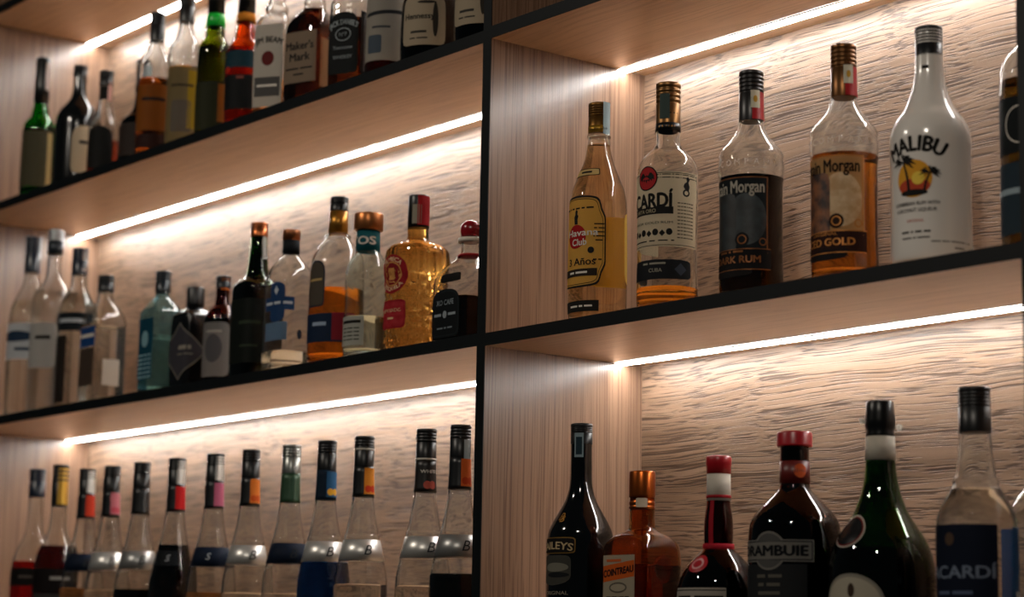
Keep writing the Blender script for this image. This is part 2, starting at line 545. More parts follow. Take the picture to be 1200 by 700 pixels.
# -- golden rum with yellow die-cut label
sh = Shape([(0, 35), (2, 38), (6, 39.3), (150, 39.3), (165, 38.8), (183, 35.5), (202, 28), (225, 19.5), (247, 15.6), (258, 14.8), (302, 14.5)])
b = Bottle('rum_bottle', 'golden rum bottle with yellow label and brass cap, nearest the centre divider', 'bottle', 0.1886, .046, Z2T, sh, 302, glass('#fffaf0'), liquid=(glass('#fbe6c0', ior=1.36), 246))
b.lathe('neck_ring', clear, [(256, 14), (256, 16.4), (260, 16.4), (260, 14)])
c = b.screw_cap(261, 305, 15.0, solid('#6f4d20', .35, .85), band=(263, 272, solid('#b58a2e', .35, .8)), ridges=5)
b.text('Havana Club', ink, 40, 267.5, 5.2, off=2.2, parent=c, shear=.2)
st = b.patch('tax_stamp', stamp_m, 96, 282, 13, 46, off=1.1)
L = b.patch('label', paper('#ecb858', .5), 2, 105, 88, 118, 'cut', .3)
b.patch('border', ink, 2, 105, 88, 118, 'cut', .45, parent=L, ring=.955)
b.patch('border', ink, 2, 105, 80, 110, 'cut', .45, parent=L, ring=.985)
b.patch('emblem', paper('#9c1517', .1), 2, 112, 33, 33, 'oval', .62, parent=L)
b.text('Havana', white_ink, 14, 117, 13, off=.85, parent=L, bold=.015, width=50)
b.text('Club', white_ink, 10, 104, 13, off=.85, parent=L, bold=.015)
b.poly('figure', ink, [(-3, -9), (3, -9), (2.5, -2), (4, 2), (2, 5), (2.5, 9), (0, 12), (-2, 9), (-2, 5), (-4, 1)], 2, 138, .7, L)
b.fine((4, 1, 2, 3, 2, 4), ink, 2, 151, 4.6, parent=L)
b.patch('dot', ink, 36, 92, 9, 9, 'oval', .7, parent=L)
b.text('3 Años', ink, 14, 77, 14, off=.8, parent=L, bold=.02, width=44)
for i, t in enumerate(((7,), (2, 4), (7,), (1, 6), (5,))):
    b.fine(t, ink, 52, 128 - i * 5.6, 3.6, parent=L)
b.fine((2, 2), ink, 49, 79, 4.2, parent=L)
rb = b.patch('ribbon_print', paper('#2a2118', .1), 6, 62, 60, 10, 'rect', .7, parent=L)
b.fine((3, 6), white_ink, 8, 62, 5.5, off=.95, parent=L)
nl = b.patch('neck_label', paper('#1d1710', .1), 6, 203, 46, 11, 'round', .5)
b.patch('label_face', paper('#d9b878', .3), 6, 203, 43, 8.6, 'round', .7, parent=nl); b.fine((5,), ink, 14, 203, 6, off=1.0, parent=nl)
fl_ = b.patch('foot_label', paper('#1a1a16', .1), 8, 16, 62, 15, 'rect', .4); b.fine((5, 2, 4), white_ink, 14, 16, 5, parent=fl_)
bl = b.patch('back_label', paper('#d9b455', .45), 180, 100, 92, 98, 'round', .3)

# -- clear rum, cream label with red bat roundel
sh = Shape([(0, 36), (2, 38.5), (7, 40), (60, 39.4), (120, 39.6), (182, 40.2), (192, 39), (202, 34), (210, 26.5), (216, 19.5), (222, 16.6), (240, 16), (300, 15.4)])
b = Bottle('rum_bottle', 'clear rum bottle with cream label, red roundel and a little amber left', 'bottle', 0.3266, .048, Z2T, sh, 302, clear, liquid=(glass('#e8962f', ior=1.36), 27))
c = b.screw_cap(240, 306, 16.4, solid('#7a5834', .35, .85), band=(240, 250, black_cap), ridges=4)
b.patch('tax_stamp', paper('#3d4a46', .05), 30, 272, 13, 34, off=1.6)
b.fine((9,), ink, 58, 263, 4, off=.9, parent=c, shear=.3); b.fine((4, 3), gold_ink, 40, 245, 5, off=.9, parent=c)
L = b.patch('label', paper('#e2d3b4', .5), 0, 128, 158, 100, 'rect', .3)
for dz in (48, -48): b.patch('border', ink, 0, 128 + dz, 152, .9, 'rect', .5, parent=L)
for i in range(1, 3): b.fine((5, 4, 1, 8, 2, 4, 1, 7, 7, 3), ink, 62, 178 - i * 4.2, 2.6, parent=L)
b.text('BACARDÍ', ink, -7, 142, 27, off=.6, parent=L, bold=.05, width=88)
eb = b.patch('emblem', paper('#171010', .1), 5, 170, 33, 33, 'oval', .5)
b.patch('emblem_face', paper('#b02a2c', .2), 5, 170, 29.5, 29.5, 'oval', .7, parent=eb)
bat = [(0, 5), (1.2, 3), (3, 4), (5, 7.5), (8, 7), (11.5, 3), (12, -3), (9.5, -1), (8, -4.5), (6, -1.5), (4, -5), (1.8, -2), (0, -7)]
b.poly('bat', ink, [(-x, y) for x, y in bat] + [(x, y) for x, y in reversed(bat[1:-1])], 5, 170, .95, eb)
cb = b.patch('band_print', ink, -4, 126, 86, 9.5, 'rect', .5, parent=L); b.text('CARTA ORO', paper('#b9a988', .1), -4, 126, 7, off=.8, parent=L)
b.text('SUPERIOR GOLD RUM', ink, 2, 110, 4.4, parent=L, width=76)
for i in range(8): b.patch('medal', ink, -44 + i * 13.5, 96 + (i % 2) * 1.5, 8.4, 9, 'oval' if i % 2 else 'diamond', .5, parent=L)
b.fine((1, 8, 2, 3, 1), ink, 2, 86, 3.4, parent=L, width=80)
b.patch('figure', ink, 84, 150, 11, 10, 'oval', .5, parent=L)
b.patch('figure', paper('#e2d3b4', .5), 84, 150, 6, 5.5, 'oval', .6, parent=L)
b.poly('figure', ink, [(-3, -2), (2, -4), (4, 2), (2, 8), (4, 13), (1, 16), (-2, 14), (-1, 9), (-5, 6), (-6, 2)], 86, 156, .65, L)
for i in range(11): b.fine((4, 3, 4, 2, 3, 5), ink, 84, 136 - i * 4.6, 2.7, parent=L, width=25)
L = b.patch('foot_label', paper('#15171b', .05), 4, 48, 128, 26, 'round', .35)
b.fine((3, 8), paper('#8f8a7c', .0), 20, 56, 5, parent=L); b.text('CUBA', paper('#8f8a7c', .0), 24, 47, 7, parent=L, bold=.02)
b.patch('emblem', paper('#343a44', .0), 73, 48, 17, 17, 'diamond', .55, parent=L)

# -- two rum bottles of one pattern: dark rum and spiced gold
def cap_rum(X, Y, label, liq, level, labcol, facecol, inkm, words, capmat, dark):
    sh = Shape([(0, 36), (2, 38.8), (7, 40), (60, 39.6), (146, 40.4), (149, 41.2), (153, 40.6), (157, 41.4), (172, 41.4), (175, 40.6), (180, 41.2), (186, 38.5), (196, 30), (206, 22), (216, 17.4), (226, 15.4), (288, 14.6)])
    b = Bottle('rum_bottle', label, 'bottle', X, Y, Z2T, sh, 288, clear, liquid=(liq, level))
    c = b.screw_cap(225, 291, 15.6, capmat, ridges=5)
    rs = b.patch('cap_side_patch', red_cap, 108, 244, 30, 36, off=1.5, parent=c)
    st = b.patch('tax_stamp', paper('#d8d3bd', .1), 64, 252, 11, 23, off=1.9)
    b.patch('stamp_print', paper('#c79a3c', .1), 64, 252, 5, 9, 'oval', off=2.1, parent=st)
    for k, ch in enumerate('COMPANY'):
        b.text(ch, glass('#ffffff', .25), -14 + k * 17, 165, 11, off=.5, name='embossed_letter', bold=.02)
    L = b.patch('label', labcol, 0, 88, 107, 116, 'rect', .3)
    for ph in (-74.5, 74.5): b.patch('border', facecol, ph, 88, 1.4, 114, 'rect', .5, parent=L)
    b.patch('border', facecol, 0, 145, 106, 1.2, 'rect', .5, parent=L)
    b.patch('border', facecol, 0, 31, 106, 1.2, 'rect', .5, parent=L)
    if not dark:
        b.patch('moon_print', mottled('#c9a272', '#e2c79c', 70, .3), 36, 92, 52, 66, 'oval', .45, parent=L)
        b.patch('print_shade', mottled('#2c1710', '#8a5430', 55, .1), -22, 84, 54, 84, 'round', .5, parent=L)
    else:
        b.patch('moon_print', mottled('#0f1618', '#242e31', 70, .02), 36, 92, 52, 66, 'oval', .45, parent=L)
        b.patch('print_shade', mottled('#080b0c', '#1d2426', 55, .02), -22, 84, 54, 84, 'round', .5, parent=L)
    b.text('Captain Morgan', inkm, 1, 131, 22, off=.7, parent=L, bold=.03, width=94)
    b.patch('corner_roundel', facecol, 66, 63, 10, 10, 'oval', .6, parent=L)
    b.patch('corner_roundel', labcol, 66, 63, 7, 7, 'oval', .7, parent=L)
    b.patch('barrel_print', paper('#2a1a12' if not dark else '#17191a', .02), 28, 66, 18, 18, 'oval', .62, parent=L)
    b.patch('barrel_print', facecol, 28, 66, 12, 12, 'oval', .7, parent=L); b.patch('barrel_print', paper('#2a1a12' if not dark else '#17191a', .02), 28, 66, 9, 9, 'oval', .8, parent=L)
    bn = b.patch('band_print', paper('#2a120b' if not dark else '#0d0c0c', .05), 2, 41, 112, 25, 'rect', .55, parent=L)
    (b.fine if dark else b.text)(words[0], facecol, 4, 51, 5.4, off=.85, parent=L, width=36)
    b.text(words[1], facecol, words[2], 41, 12.5, off=.85, parent=L, bold=.03, width=words[3])
    b.patch('seal_print', paper('#141010', .05), 0, 27, 66, 16, 'shield', .55, parent=L)
    for dz in (-13, 13): b.patch('border', facecol, 2, 41 + dz, 110, 1.0, 'rect', .8, parent=L)
    return b
b = cap_rum(.4796, .05, 'dark rum bottle with black label, clear shoulder and black-red cap', glass('#160a05', ior=1.36), 150, paper('#10171a', .02), solid('#7d4a20', .4, .5), paper('#a9a294', 0), ((4, 1, 4), 'DARK RUM', 14, 66), solid('#14100f', .35), True)
b = cap_rum(.6372, .05, 'spiced gold rum bottle, amber, with pictorial tan label and brass cap', glass('#dc8a30', ior=1.36), 151, paper('#cda06a', .45), solid('#c07a34', .4, .4), paper('#1b120d', 0), ('ORIGINAL', 'SPICED GOLD', 0, 83), solid('#6a4626', .35, .8), False)

# -- opaque white coconut rum bottle
sh = Shape([(0, 42), (2, 45), (7, 46.2), (60, 45.8), (130, 46.2), (146, 46.6), (156, 45.2), (170, 39.8), (184, 30), (206, 21), (224, 17.4), (236, 16.4), (282, 15.4)])
milk = solid('#dcd6ce', .16, spec=.6, coat=.4)
b = Bottle('coconut_rum_bottle', 'opaque white bottle with palm tree sunset emblem and black cap', 'bottle', .7706, .05, Z2T, sh, 282, milk, wall=0)
b.screw_cap(237, 284, 15.9, black_cap, ridges=5)
b.text('MALIBU', ink, 16, 136, 25, off=.25, bold=.05, width=76, arc=70)
em = b.patch('sunset_emblem', paper('#d99a2c', 0), 15, 95, 44, 44, 'oval', .25)
b.patch('sunset_red', paper('#b5452a', 0), 15, 86, 39, 18, 'oval', .35, parent=em)
b.patch('sun', paper('#ecc94e', 0), 22, 95, 15, 15, 'oval', .45, parent=em)
b.patch('ground', ink, 15, 78.5, 33, 7.5, 'oval', .55, parent=em)
def palm(phi, z, hgt, lean, s):
    P = []; Q = []
    for i in range(7):
        t = i / 6; x = lean * t * t; w = (1.9 - t * .7) * s
        P.append((x - w, hgt * t)); Q.append((x + w, hgt * t))
    b.poly('palm_trunk', ink, P + Q[::-1], phi, z, .65, em)
    for k in range(9):
        a = rad(-35 + k * 250 / 8); r = 17 * s
        cx, cy = lean, hgt
        dx, dy = math.cos(a), math.sin(a)
        p = [(cx, cy), (cx + dx * r * .5 - dy * 3 * s, cy + dy * r * .45 + abs(dx) * 3.2 * s), (cx + dx * r, cy + dy * r * .62 - abs(dx) * 3.5 * s), (cx + dx * r * .5 + dy * 1.5 * s, cy + dy * r * .35 - 1.2 * s)]
        b.poly('palm_frond', ink, p, phi, z, .7 + k * .01, em)
palm(8, 77, 38, -7, 1.0); palm(31, 77, 24, 7, .78)
b.text('CARIBBEAN RUM WITH', ink, 17, 66, 6, off=.3, bold=.02, width=56); b.text('COCONUT LIQUEUR', ink, 17, 58, 6, off=.3, bold=.02, width=50)
b.text('ORIGINAL', paper('#b5452a', 0), 17, 46, 4.6, off=.3)
b.fine((4, 1, 3, 3), ink, 17, 33, 4.6, off=.3, bold=.01); b.fine((7, 2, 8), ink, 17, 26, 3.2, off=.3)
b.fine((6, 5, 11, 1, 3), paper('#6a655e', 0), 72, 21, 3.2, off=.3); b.fine((8,), paper('#4a463f', 0), 82, 14, 3.2, off=.3)
b.patch('stamp_edge', ink, 24, 233, 8, 4, 'rect', .3)

# -- bottle half hidden by the right-hand divider
sh = Shape([(0, 32), (3, 35), (8, 36), (120, 36), (205, 36), (222, 34), (236, 27), (244, 19), (252, 15), (290, 14)])
b = Bottle('spirit_bottle', 'clear bottle with black letter roundel, half hidden by the right-hand divider', 'bottle', .8772, .1, Z2T, sh, 290, clear, liquid=(glass('#8a6a1e', ior=1.36), 206))
b.screw_cap(256, 292, 15, black_cap)
L = b.patch('label', paper('#0f1517', .02), 0, 150, 120, 66, 'round', .3); b.patch('label_ring', white_ink, 16, 150, 40, 44, 'oval', .5, parent=L, ring=.93)
L = b.patch('foot_label', paper('#24333d', .1), 0, 66, 150, 82, 'rect', .3); b.fine((6,), paper('#8fa0a8', 0), 0, 74, 14, parent=L, width=90)

# ------------------------------------------------------------------ right bay, lower shelf
# -- black cream liqueur
blackglass = solid('#050607', .07, spec=.7)
sh = Shape([(0, 41), (2, 44), (7, 45), (120, 45), (150, 45), (164, 43.5), (178, 37.5), (191, 30), (209, 20.5), (228, 15.5), (255, 14.6), (308, 14.2)])
b = Bottle('cream_liqueur_bottle', 'black round-shouldered liqueur bottle with gold oval label, nearest the centre divider', 'bottle', .1496, .055, Z3T, sh, 308, blackglass, wall=0)
b.screw_cap(284, 312, 14.9, black_cap, ridges=4)
st = b.patch('tax_stamp', paper('#7f9096', .1), 36, 282, 12, 33, off=1.1); b.patch('stamp_print', paper('#1d2f38', 0), 36, 281, 8, 24, 'rect', 1.3, parent=st)
b.text('B', gold_ink, 4, 184, 15, off=.4, shear=.25); b.text('B', gold_ink, 8, 181, 13, off=.5, shear=.25)
L = b.patch('label', solid('#8d6a33', .35, .7), -4, 145, 72, 22, 'round', .3, slant=0)
b.patch('label_face', paper('#120f0d', .0), -4, 145, 69, 19, 'round', .45, parent=L)
b.text('BAILEYS', paper('#b9a27a', 0), -2, 145, 14, off=.7, parent=L, bold=.02, width=62, arc=160)
pk = b.patch('picture_label', paper('#3b3a34', .0), -4, 112, 60, 40, 'shield', .3)
b.patch('picture_print', paper('#6e6c60', .0), 2, 116, 44, 12, 'oval', .5, parent=pk); b.patch('picture_print', paper('#15181a', .0), 6, 106, 40, 7, 'oval', .55, parent=pk)
b.text('ORIGINAL', paper('#8a8272', 0), 2, 82, 7, off=.4, width=44)

# -- square amber orange liqueur
amber = glass('#c98a4a')
sh = Shape([(0, 36), (2, 39), (7, 40.5), (100, 40.5), (132, 40.5), (145, 38), (155, 31), (161, 23), (166, 18), (180, 17), (236, 16)], sq=.5, sq_top=150, sq_end=164)
b = Bottle('orange_liqueur_bottle', 'square amber bottle with orange metal cap and pale orange-banded label', 'bottle', .268, .06, Z3T, sh, 234, amber, wall=3.0, liquid=(glass('#b5723a', ior=1.36), 118))
cop = solid('#a85420', .28, .9)
c = b.lathe('cap', cop, [(191, 15), (191, 17), (195, 17.2), (196, 16.2), (197, 17.2), (201, 17.2), (202, 16.2), (206, 16.2), (207, 17.4), (209, 17.6), (239, 17.4), (241, 16.6), (241, 13)])
b.patch('cap_seal', paper('#c9b8a0', .1), 46, 199, 14, 12, 'round', 2.0)
L = b.patch('label', paper('#a89c86', .25), 0, 92, 62, 76, 'rect', .35, flat=40.5)
b.patch('band_print', paper('#c0561c', .1), 0, 109, 61, 21, 'rect', .5, parent=L, flat=40.5, slant=.12)
b.text('COINTREAU', ink, 0, 109, 12.5, off=.75, parent=L, flat=40.5, bold=.05, width=57, slant=.12)
b.fine((7,), paper('#b4552a', 0), -10, 123, 7, parent=L, flat=40.5, shear=.3)
b.patch('crest_print', paper('#5a5348', 0), 0, 88, 34, 14, 'oval', .5, parent=L, flat=40.5); b.patch('crest_print', paper('#a89c86', .2), 0, 88, 28, 9.5, 'oval', .6, parent=L, flat=40.5)
for i in range(4): b.fine((6, 7, 1, 6, 6), ink, 0, 76 - i * 5, 3.0, parent=L, flat=40.5, width=44)
rl = b.patch('embossed_medallion', glass('#c86a2a'), 90, 112, 36, 36, 'oval', .6, flat=40.5); b.patch('embossed_medallion', glass('#a04a1c'), 90, 112, 28, 28, 'oval', 1.0, parent=rl, flat=40.5)

# -- bulb-necked red liqueur bottle with ribbon
sh = Shape([(0, 46), (3, 50), (8, 52), (60, 52), (82, 51.5), (98, 48), (112, 41), (124, 31), (132, 23), (138, 18.2), (146, 18.2), (160, 18.4), (175, 17.6), (190, 15.2), (206, 14.4), (248, 14)])
b = Bottle('ribbon_liqueur_bottle', 'dark bulbous bottle with red cap, white neck band and red ribbon', 'bottle', .4118, .06, Z3T, sh, 246, glass('#5e1410'), wall=3, liquid=(glass('#31100a', ior=1.36), 128))
wax = solid('#9e1620', .3, spec=.6)
b.lathe('wax_cap', wax, [(230, 14.2), (230, 15.4), (240, 15.4), (241, 16.2), (250, 16.2), (252.4, 15), (253, 12)])
L = b.lathe('neck_label', paper('#c9c0b2', .1), [(196, 15.2), (196, 15.5), (230, 14.9), (230, 14.6)]); b.lathe('band_print', paper('#8e1a20', 0), [(199, 15.4), (199, 15.75), (203, 15.7), (203, 15.4)], parent=L)
b.lathe('ribbon', paper('#a81c2a', .2), [(134, 18.5), (133, 20.2), (138, 20.0), (142, 19.8), (142, 18.2)])
b.patch('ribbon_tail', paper('#9a1a26', .2), 16, 166, 6, 60, 'rect', 1.4, slant=0)
s1 = b.patch('wax_seal', wax, 6, 116, 26, 22, 'oval', 1.6); b.patch('seal_ring', paper('#d6a0a0', .1), 6, 116, 17, 14, 'oval', 2.2, parent=s1); b.patch('seal_ring', wax, 6, 116, 12, 9, 'oval', 2.7, parent=s1)
L = b.patch('label', paper('#a49c90', .2), 10, 60, 84, 52, 'rect', .35); b.fine((5, 7), ink, 14, 74, 9, parent=L, width=70)
b.patch('border', ink, 10, 83, 82, 1.2, 'rect', .5, parent=L)

# -- broad dark whisky liqueur bottle
sh = Shape([(0, 50), (3, 54), (9, 56), (120, 56), (150, 55.8), (164, 53.4), (176, 46), (188, 35), (198, 25), (205, 19.5), (212, 18), (262, 17.6)])
b = Bottle('whisky_liqueur_bottle', 'broad dark bottle with wide red cap and grey name band label', 'bottle', .5436, .06, Z3T, sh, 262, glass('#3a0f0a'), wall=3, liquid=(glass('#1c0a06', ior=1.36), 176))
b.lathe('cap', wax, [(256, 18), (256, 21.2), (257, 21.8), (258.5, 21.8), (272, 21.4), (274, 20.4), (274.4, 16)], seg=72, knurl=36, kd=.5, kz=(258, 272.5))
nb = b.lathe('neck_label', solid('#5d1712', .4), [(211, 18.2), (211, 18.5), (238, 18.3), (238, 18)]); b.patch('crest_print', paper('#c9582c', .1), 66, 226, 16, 17, 'oval', .9, parent=nb)
for k in range(15): b.patch('embossed_bead', glass('#a04a34'), -20 + k * 9, 172, 4, 7, 'oval', .5)
gl = paper('#6d6a64', .05)
L = b.patch('label', gl, 10, 128, 112, 26, 'rect', .4); b.patch('label_face', paper('#24262a', .0), 10, 128, 109, 23, 'rect', .5, parent=L)
b.patch('label_face', gl, 10, 128, 106, 20, 'rect', .6, parent=L)
b.patch('label_roundel', gl, 10, 128, 46, 46, 'oval', .45, parent=L); b.patch('label_roundel', paper('#4b4a48', 0), 10, 128, 41, 41, 'oval', .5, parent=L)
b.text('DRAMBUIE', paper('#101216', 0), 10, 128, 17, off=.9, parent=L, bold=.05, width=97)
L = b.patch('foot_label', paper('#1c1e20', 0), 10, 66, 96, 92, 'rect', .4)
for i, t in enumerate(((3, 4), (2, 4), (7,))): b.fine(t, paper('#55524a', 0), 10, 98 - i * 10, 8, parent=L, bold=.02)

# -- big green belly bottle with seal
sh = Shape([(0, 56), (3, 60), (9, 62), (60, 62.5), (105, 61.5), (122, 58.5), (138, 52.5), (153, 43), (172, 31.5), (190, 24.5), (208, 20), (230, 17.4), (262, 15.8), (298, 15)])
b = Bottle('herbal_liqueur_bottle', 'big-bellied green bottle with black foil top and oval shoulder seal', 'bottle', .6757, .066, Z3T, sh, 298, glass('#2f6a16'), wall=3.2, liquid=(glass('#16290a', ior=1.36), 128))
foil = solid('#0c0d0e', .3, .3)
c = b.lathe('foil_cap', foil, [(260, 16.6), (263, 16.8), (266, 15.8), (272, 17.6), (280, 17.8), (288, 16.6), (300, 16.2), (301.5, 15), (302, 12)])
for ph, hz in ((-40, 278), (126, 272)):
    tab = []
    for q, (rr, zz) in enumerate(((17.0, 0), (21, 3.5), (26, 2), (24.5, -3.5), (20, -4))):
        tab.append((math.sin(rad(ph + q * 5)) * rr * .001, -math.cos(rad(ph + q * 5)) * rr * .001, (hz + zz) * .001))
    link('foil_tab', mesh(tab, [tuple(range(5))], False), paper('#d8d2c6', .3), c)
b.lathe('neck_label', paper('#cbc3b4', .15), [(232, 17.6), (232, 18.1), (260, 16.8), (260, 16.2)])
s1 = b.patch('seal', solid('#100c0b', .25, spec=.6), -8, 148, 36, 32, 'oval', 1.5); b.patch('seal_rim', paper('#7d1c1a', .1), -8, 148, 39, 35, 'oval', 1.0, parent=s1)
b.patch('seal_rim', paper('#c9c0b2', .1), -8, 148, 42, 38, 'oval', .6, parent=s1)
L = b.patch('label', paper('#8e897c', .15), 6, 66, 84, 66, 'oval', .4); b.patch('label_face', paper('#b3ab98', .15), 6, 66, 76, 58, 'oval', .6, parent=L); b.patch('emblem', paper('#3a2c22', .05), 8, 80, 9, 16, 'oval', .8, parent=L)

# -- clear white rum with navy label
sh = Shape([(0, 40), (3, 43), (8, 44.4), (60, 44), (140, 44.4), (158, 43.4), (170, 39.5), (184, 31.5), (196, 25.5), (200, 26), (203, 23.6), (225, 20), (252, 17.6), (300, 16.8)])
b = Bottle('white_rum_bottle', 'clear white rum bottle with navy label and black cap, by the right-hand divider', 'bottle', .8266, .052, Z3T, sh, 300, clear, liquid=(glass('#f4f8fa', ior=1.36), 190))
b.screw_cap(253, 304, 17.8, black_cap, ridges=5)
navy = paper('#0d1526', .12)
L = b.patch('label', navy, -4, 92, 112, 116, 'rect', .35)
b.text('BACARDÍ', paper('#6f7a8c', 0), 2, 100, 19, parent=L, bold=.02, width=98); b.patch('emblem', paper('#4b3a2e', 0), -2, 134, 12, 14, 'oval', .6, parent=L)
b.fine((5, 6), paper('#53607a', 0), 2, 76, 7, parent=L)
L = b.patch('back_label', paper('#27507e', .35), 150, 92, 82, 112, 'rect', .35)
b.text('BACARDÍ', paper('#c9d4dc', 0), 150, 74, 16, off=.6, parent=L, bold=.02)

sh = Shape([(0, 34), (3, 37), (8, 38), (120, 38), (170, 37.5), (182, 34), (196, 24), (206, 17.5), (226, 15.2), (290, 14.6)])
b = Bottle('spirit_bottle', 'sliver of a clear bottle behind the navy-labelled white rum, at the right-hand edge', 'bottle', .835, .16, Z3T, sh, 290, clear, liquid=(glass('#f4f8fa', ior=1.36), 170))
b.screw_cap(250, 292, 15.6, black_cap)

# ------------------------------------------------------------------ left bay, middle shelf (left to right)
def simple(name, label, X, Y, z, pts, ztop, gm, wall=2.6, liq=None, sq=0, sqt=None, sqe=None, rot=0, group=None, depth=1.0, mod=None, seg=48):
    return Bottle(name, label, 'bottle', X, Y, z, Shape(pts, sq, sqt, sqe, depth, mod=mod), ztop, gm, wall=wall, liquid=liq, rot=rot, group=group, seg=seg)
navy_cap = solid('#0c1a2c', .3, spec=.6)
vod = glass('#f6fafa', ior=1.36)
b = simple('vodka_bottle', 'tall clear bottle with navy cap and blue-white label, at the far left end', -1.5838, .055, Z2TL, [(0, 38), (3, 41), (8, 42), (150, 42), (205, 41), (228, 36), (250, 26), (272, 17.5), (296, 15), (366, 14.5)], 364, clear, liq=(vod, 236))
c = b.screw_cap(296, 370, 15.4, navy_cap); b.fine((7,), white_ink, 70, 328, 8, off=.9, parent=c)
L = b.patch('label', paper('#c9cdd0', .3), 30, 150, 92, 74, 'rect', .35); b.patch('label_swoosh', paper('#22344a', .1), 24, 160, 84, 22, 'oval', .5, parent=L)
b.fine((5,), paper('#22344a', 0), 50, 134, 13, parent=L, bold=.02)
b = simple('vodka_bottle', 'tall frosted clear bottle with long neck and pale cap, second from the left end', -1.4737, .05, Z2TL, [(0, 36), (3, 39), (8, 40), (150, 40), (220, 39.5), (240, 35), (256, 24), (268, 17), (285, 15), (362, 14.4)], 360, glass('#f6f8f8', .12), liq=(vod, 240))
b.screw_cap(318, 368, 15.4, solid('#b9bec0', .3, .6), band=(318, 345, solid('#2a3138', .35, .4)))
L = b.patch('label', paper('#b9b6b0', .35), 30, 130, 70, 90, 'round', .35); b.fine((4,), ink, 40, 146, 15, parent=L, bold=.02)
b = simple('vodka_bottle', 'clear bottle with navy cap and black upper label over a dark side', -1.3625, .05, Z2TL, [(0, 31), (3, 34), (8, 35), (160, 35), (192, 34.5), (206, 31), (222, 22), (240, 16), (262, 14.6), (312, 14)], 310, clear, liq=(vod, 225))
c = b.screw_cap(262, 315, 15, navy_cap); b.patch('tax_stamp', paper('#c3b6ae', .2), 96, 290, 10, 42, off=.8)
L = b.patch('label', paper('#10161c', .02), 26, 166, 104, 36, 'rect', .35); b.fine((6,), paper('#a9aeb2', 0), 44, 168, 16, parent=L, bold=.03, width=58)
b.patch('side_label', paper('#26201c', .1), 0, 74, 40, 130, 'rect', .35)
b = simple('vodka_bottle', 'square-shouldered clear bottle with silver cap and royal blue label', -1.2687, .06, Z2TL, [(0, 30), (3, 33), (8, 34.5), (120, 34.5), (160, 34), (176, 30), (190, 22), (202, 15.5), (216, 14), (246, 13.6)], 246, clear, sq=.55, sqt=160, sqe=196, liq=(vod, 150))
c = b.screw_cap(218, 250, 15.8, solid('#16191c', .35, .3)); b.patch('cap_foil_sheen', solid('#c9cccd', .3, .8), 102, 233, 24, 30, off=.8, parent=c)  # bright right half of the cap: its reflection put into the colour
L = b.patch('label', paper('#1d4580', .3), 0, 128, 60, 38, 'rect', .35, flat=34.5); b.fine((6,), white_ink, 0, 130, 13, parent=L, flat=34.5, bold=.02, width=52)
L = b.patch('foot_label', paper('#4a3e36', .3), 0, 70, 60, 72, 'rect', .35, flat=34.5)
b.patch('side_label', paper('#d0c8bc', .4), 90, 60, 34, 50, 'rect', .35, flat=34.5)
# blue gin
gin = glass('#a9d6e0')
b = simple('gin_bottle', 'pale blue square gin bottle with sloping shoulders and dark cap', -1.0641, .07, Z2TL, [(0, 27), (2, 29), (7, 30.5), (120, 31.5), (150, 32), (158, 30.5), (176, 19), (186, 14), (194, 13), (226, 13)], 226, glass('#b5dbe6'), wall=3, sq=.62, sqt=158, sqe=184, liq=(glass('#cfe9ee', ior=1.36), 110))
b.screw_cap(192, 233, 14.2, solid('#1a2228', .3, .3))
L = b.patch('label', paper('#16485c', .35), 0, 86, 52, 112, 'rect', .35, flat=31); b.patch('portrait_print', paper('#7fa9b4', .2), 0, 104, 24, 30, 'oval', .6, parent=L, flat=31)
for i in range(6): b.fine((6, 3, 3), paper('#8fb9c4', 0), 0, 74 - i * 8, 5, parent=L, flat=31, width=44)
for i in range(12): b.fine((4, 2, 3), glass('#cdeaf0'), 90, 130 - i * 10, 7, off=.5, flat=31, width=44)
# black square gin with diamond
b = simple('gin_bottle', 'squat black square bottle with a grey diamond label', -.9513, .075, Z2TL, [(0, 28), (2, 31), (7, 32.5), (128, 32.5), (138, 31), (146, 24), (150, 16), (156, 13.6), (184, 13)], 184, solid('#0a0b0c', .12, spec=.6), wall=0, sq=.62, sqt=138, sqe=152)
b.lathe('cap', black_cap, [(152, 13), (152, 15.5), (160, 16.4), (188, 16.4), (190, 15), (190.5, 10)], knurl=24, kd=.5, kz=(159, 189), seg=72)
L = b.patch('label', paper('#6b675f', .0), 14, 70, 104, 104, 'diamond', .5); b.patch('label_face', paper('#35343a', .0), 14, 70, 97, 97, 'diamond', .7, parent=L)
b.fine((3,), paper('#8a8478', 0), 34, 76, 15, off=1.0, parent=L, bold=.02); b.fine((5, 5), paper('#7a7468', 0), 34, 64, 5, off=1.0, parent=L)
# brown bitters
b = simple('bitters_bottle', 'small brown bottle with orange neck sticker and grey label', -.8553, .075, Z2TL, [(0, 27), (2, 29.5), (7, 30.5), (112, 30.5), (126, 29), (138, 22), (146, 15), (156, 12.6), (190, 12)], 190, glass('#7a3410'), wall=2.5, liq=(glass('#5a260c', ior=1.36), 120))
c = b.screw_cap(176, 198, 13.2, black_cap); b.patch('cap_sticker', paper('#c46a2c', .2), 86, 184, 18, 22, off=.8, parent=c)
L = b.patch('label', paper('#6d6a68', .1), 28, 64, 66, 96, 'round', .35); b.patch('label_oval', paper('#48474a', 0), 32, 66, 34, 50, 'oval', .5, parent=L); b.fine((7,), paper('#9a968e', 0), 32, 96, 8, parent=L)
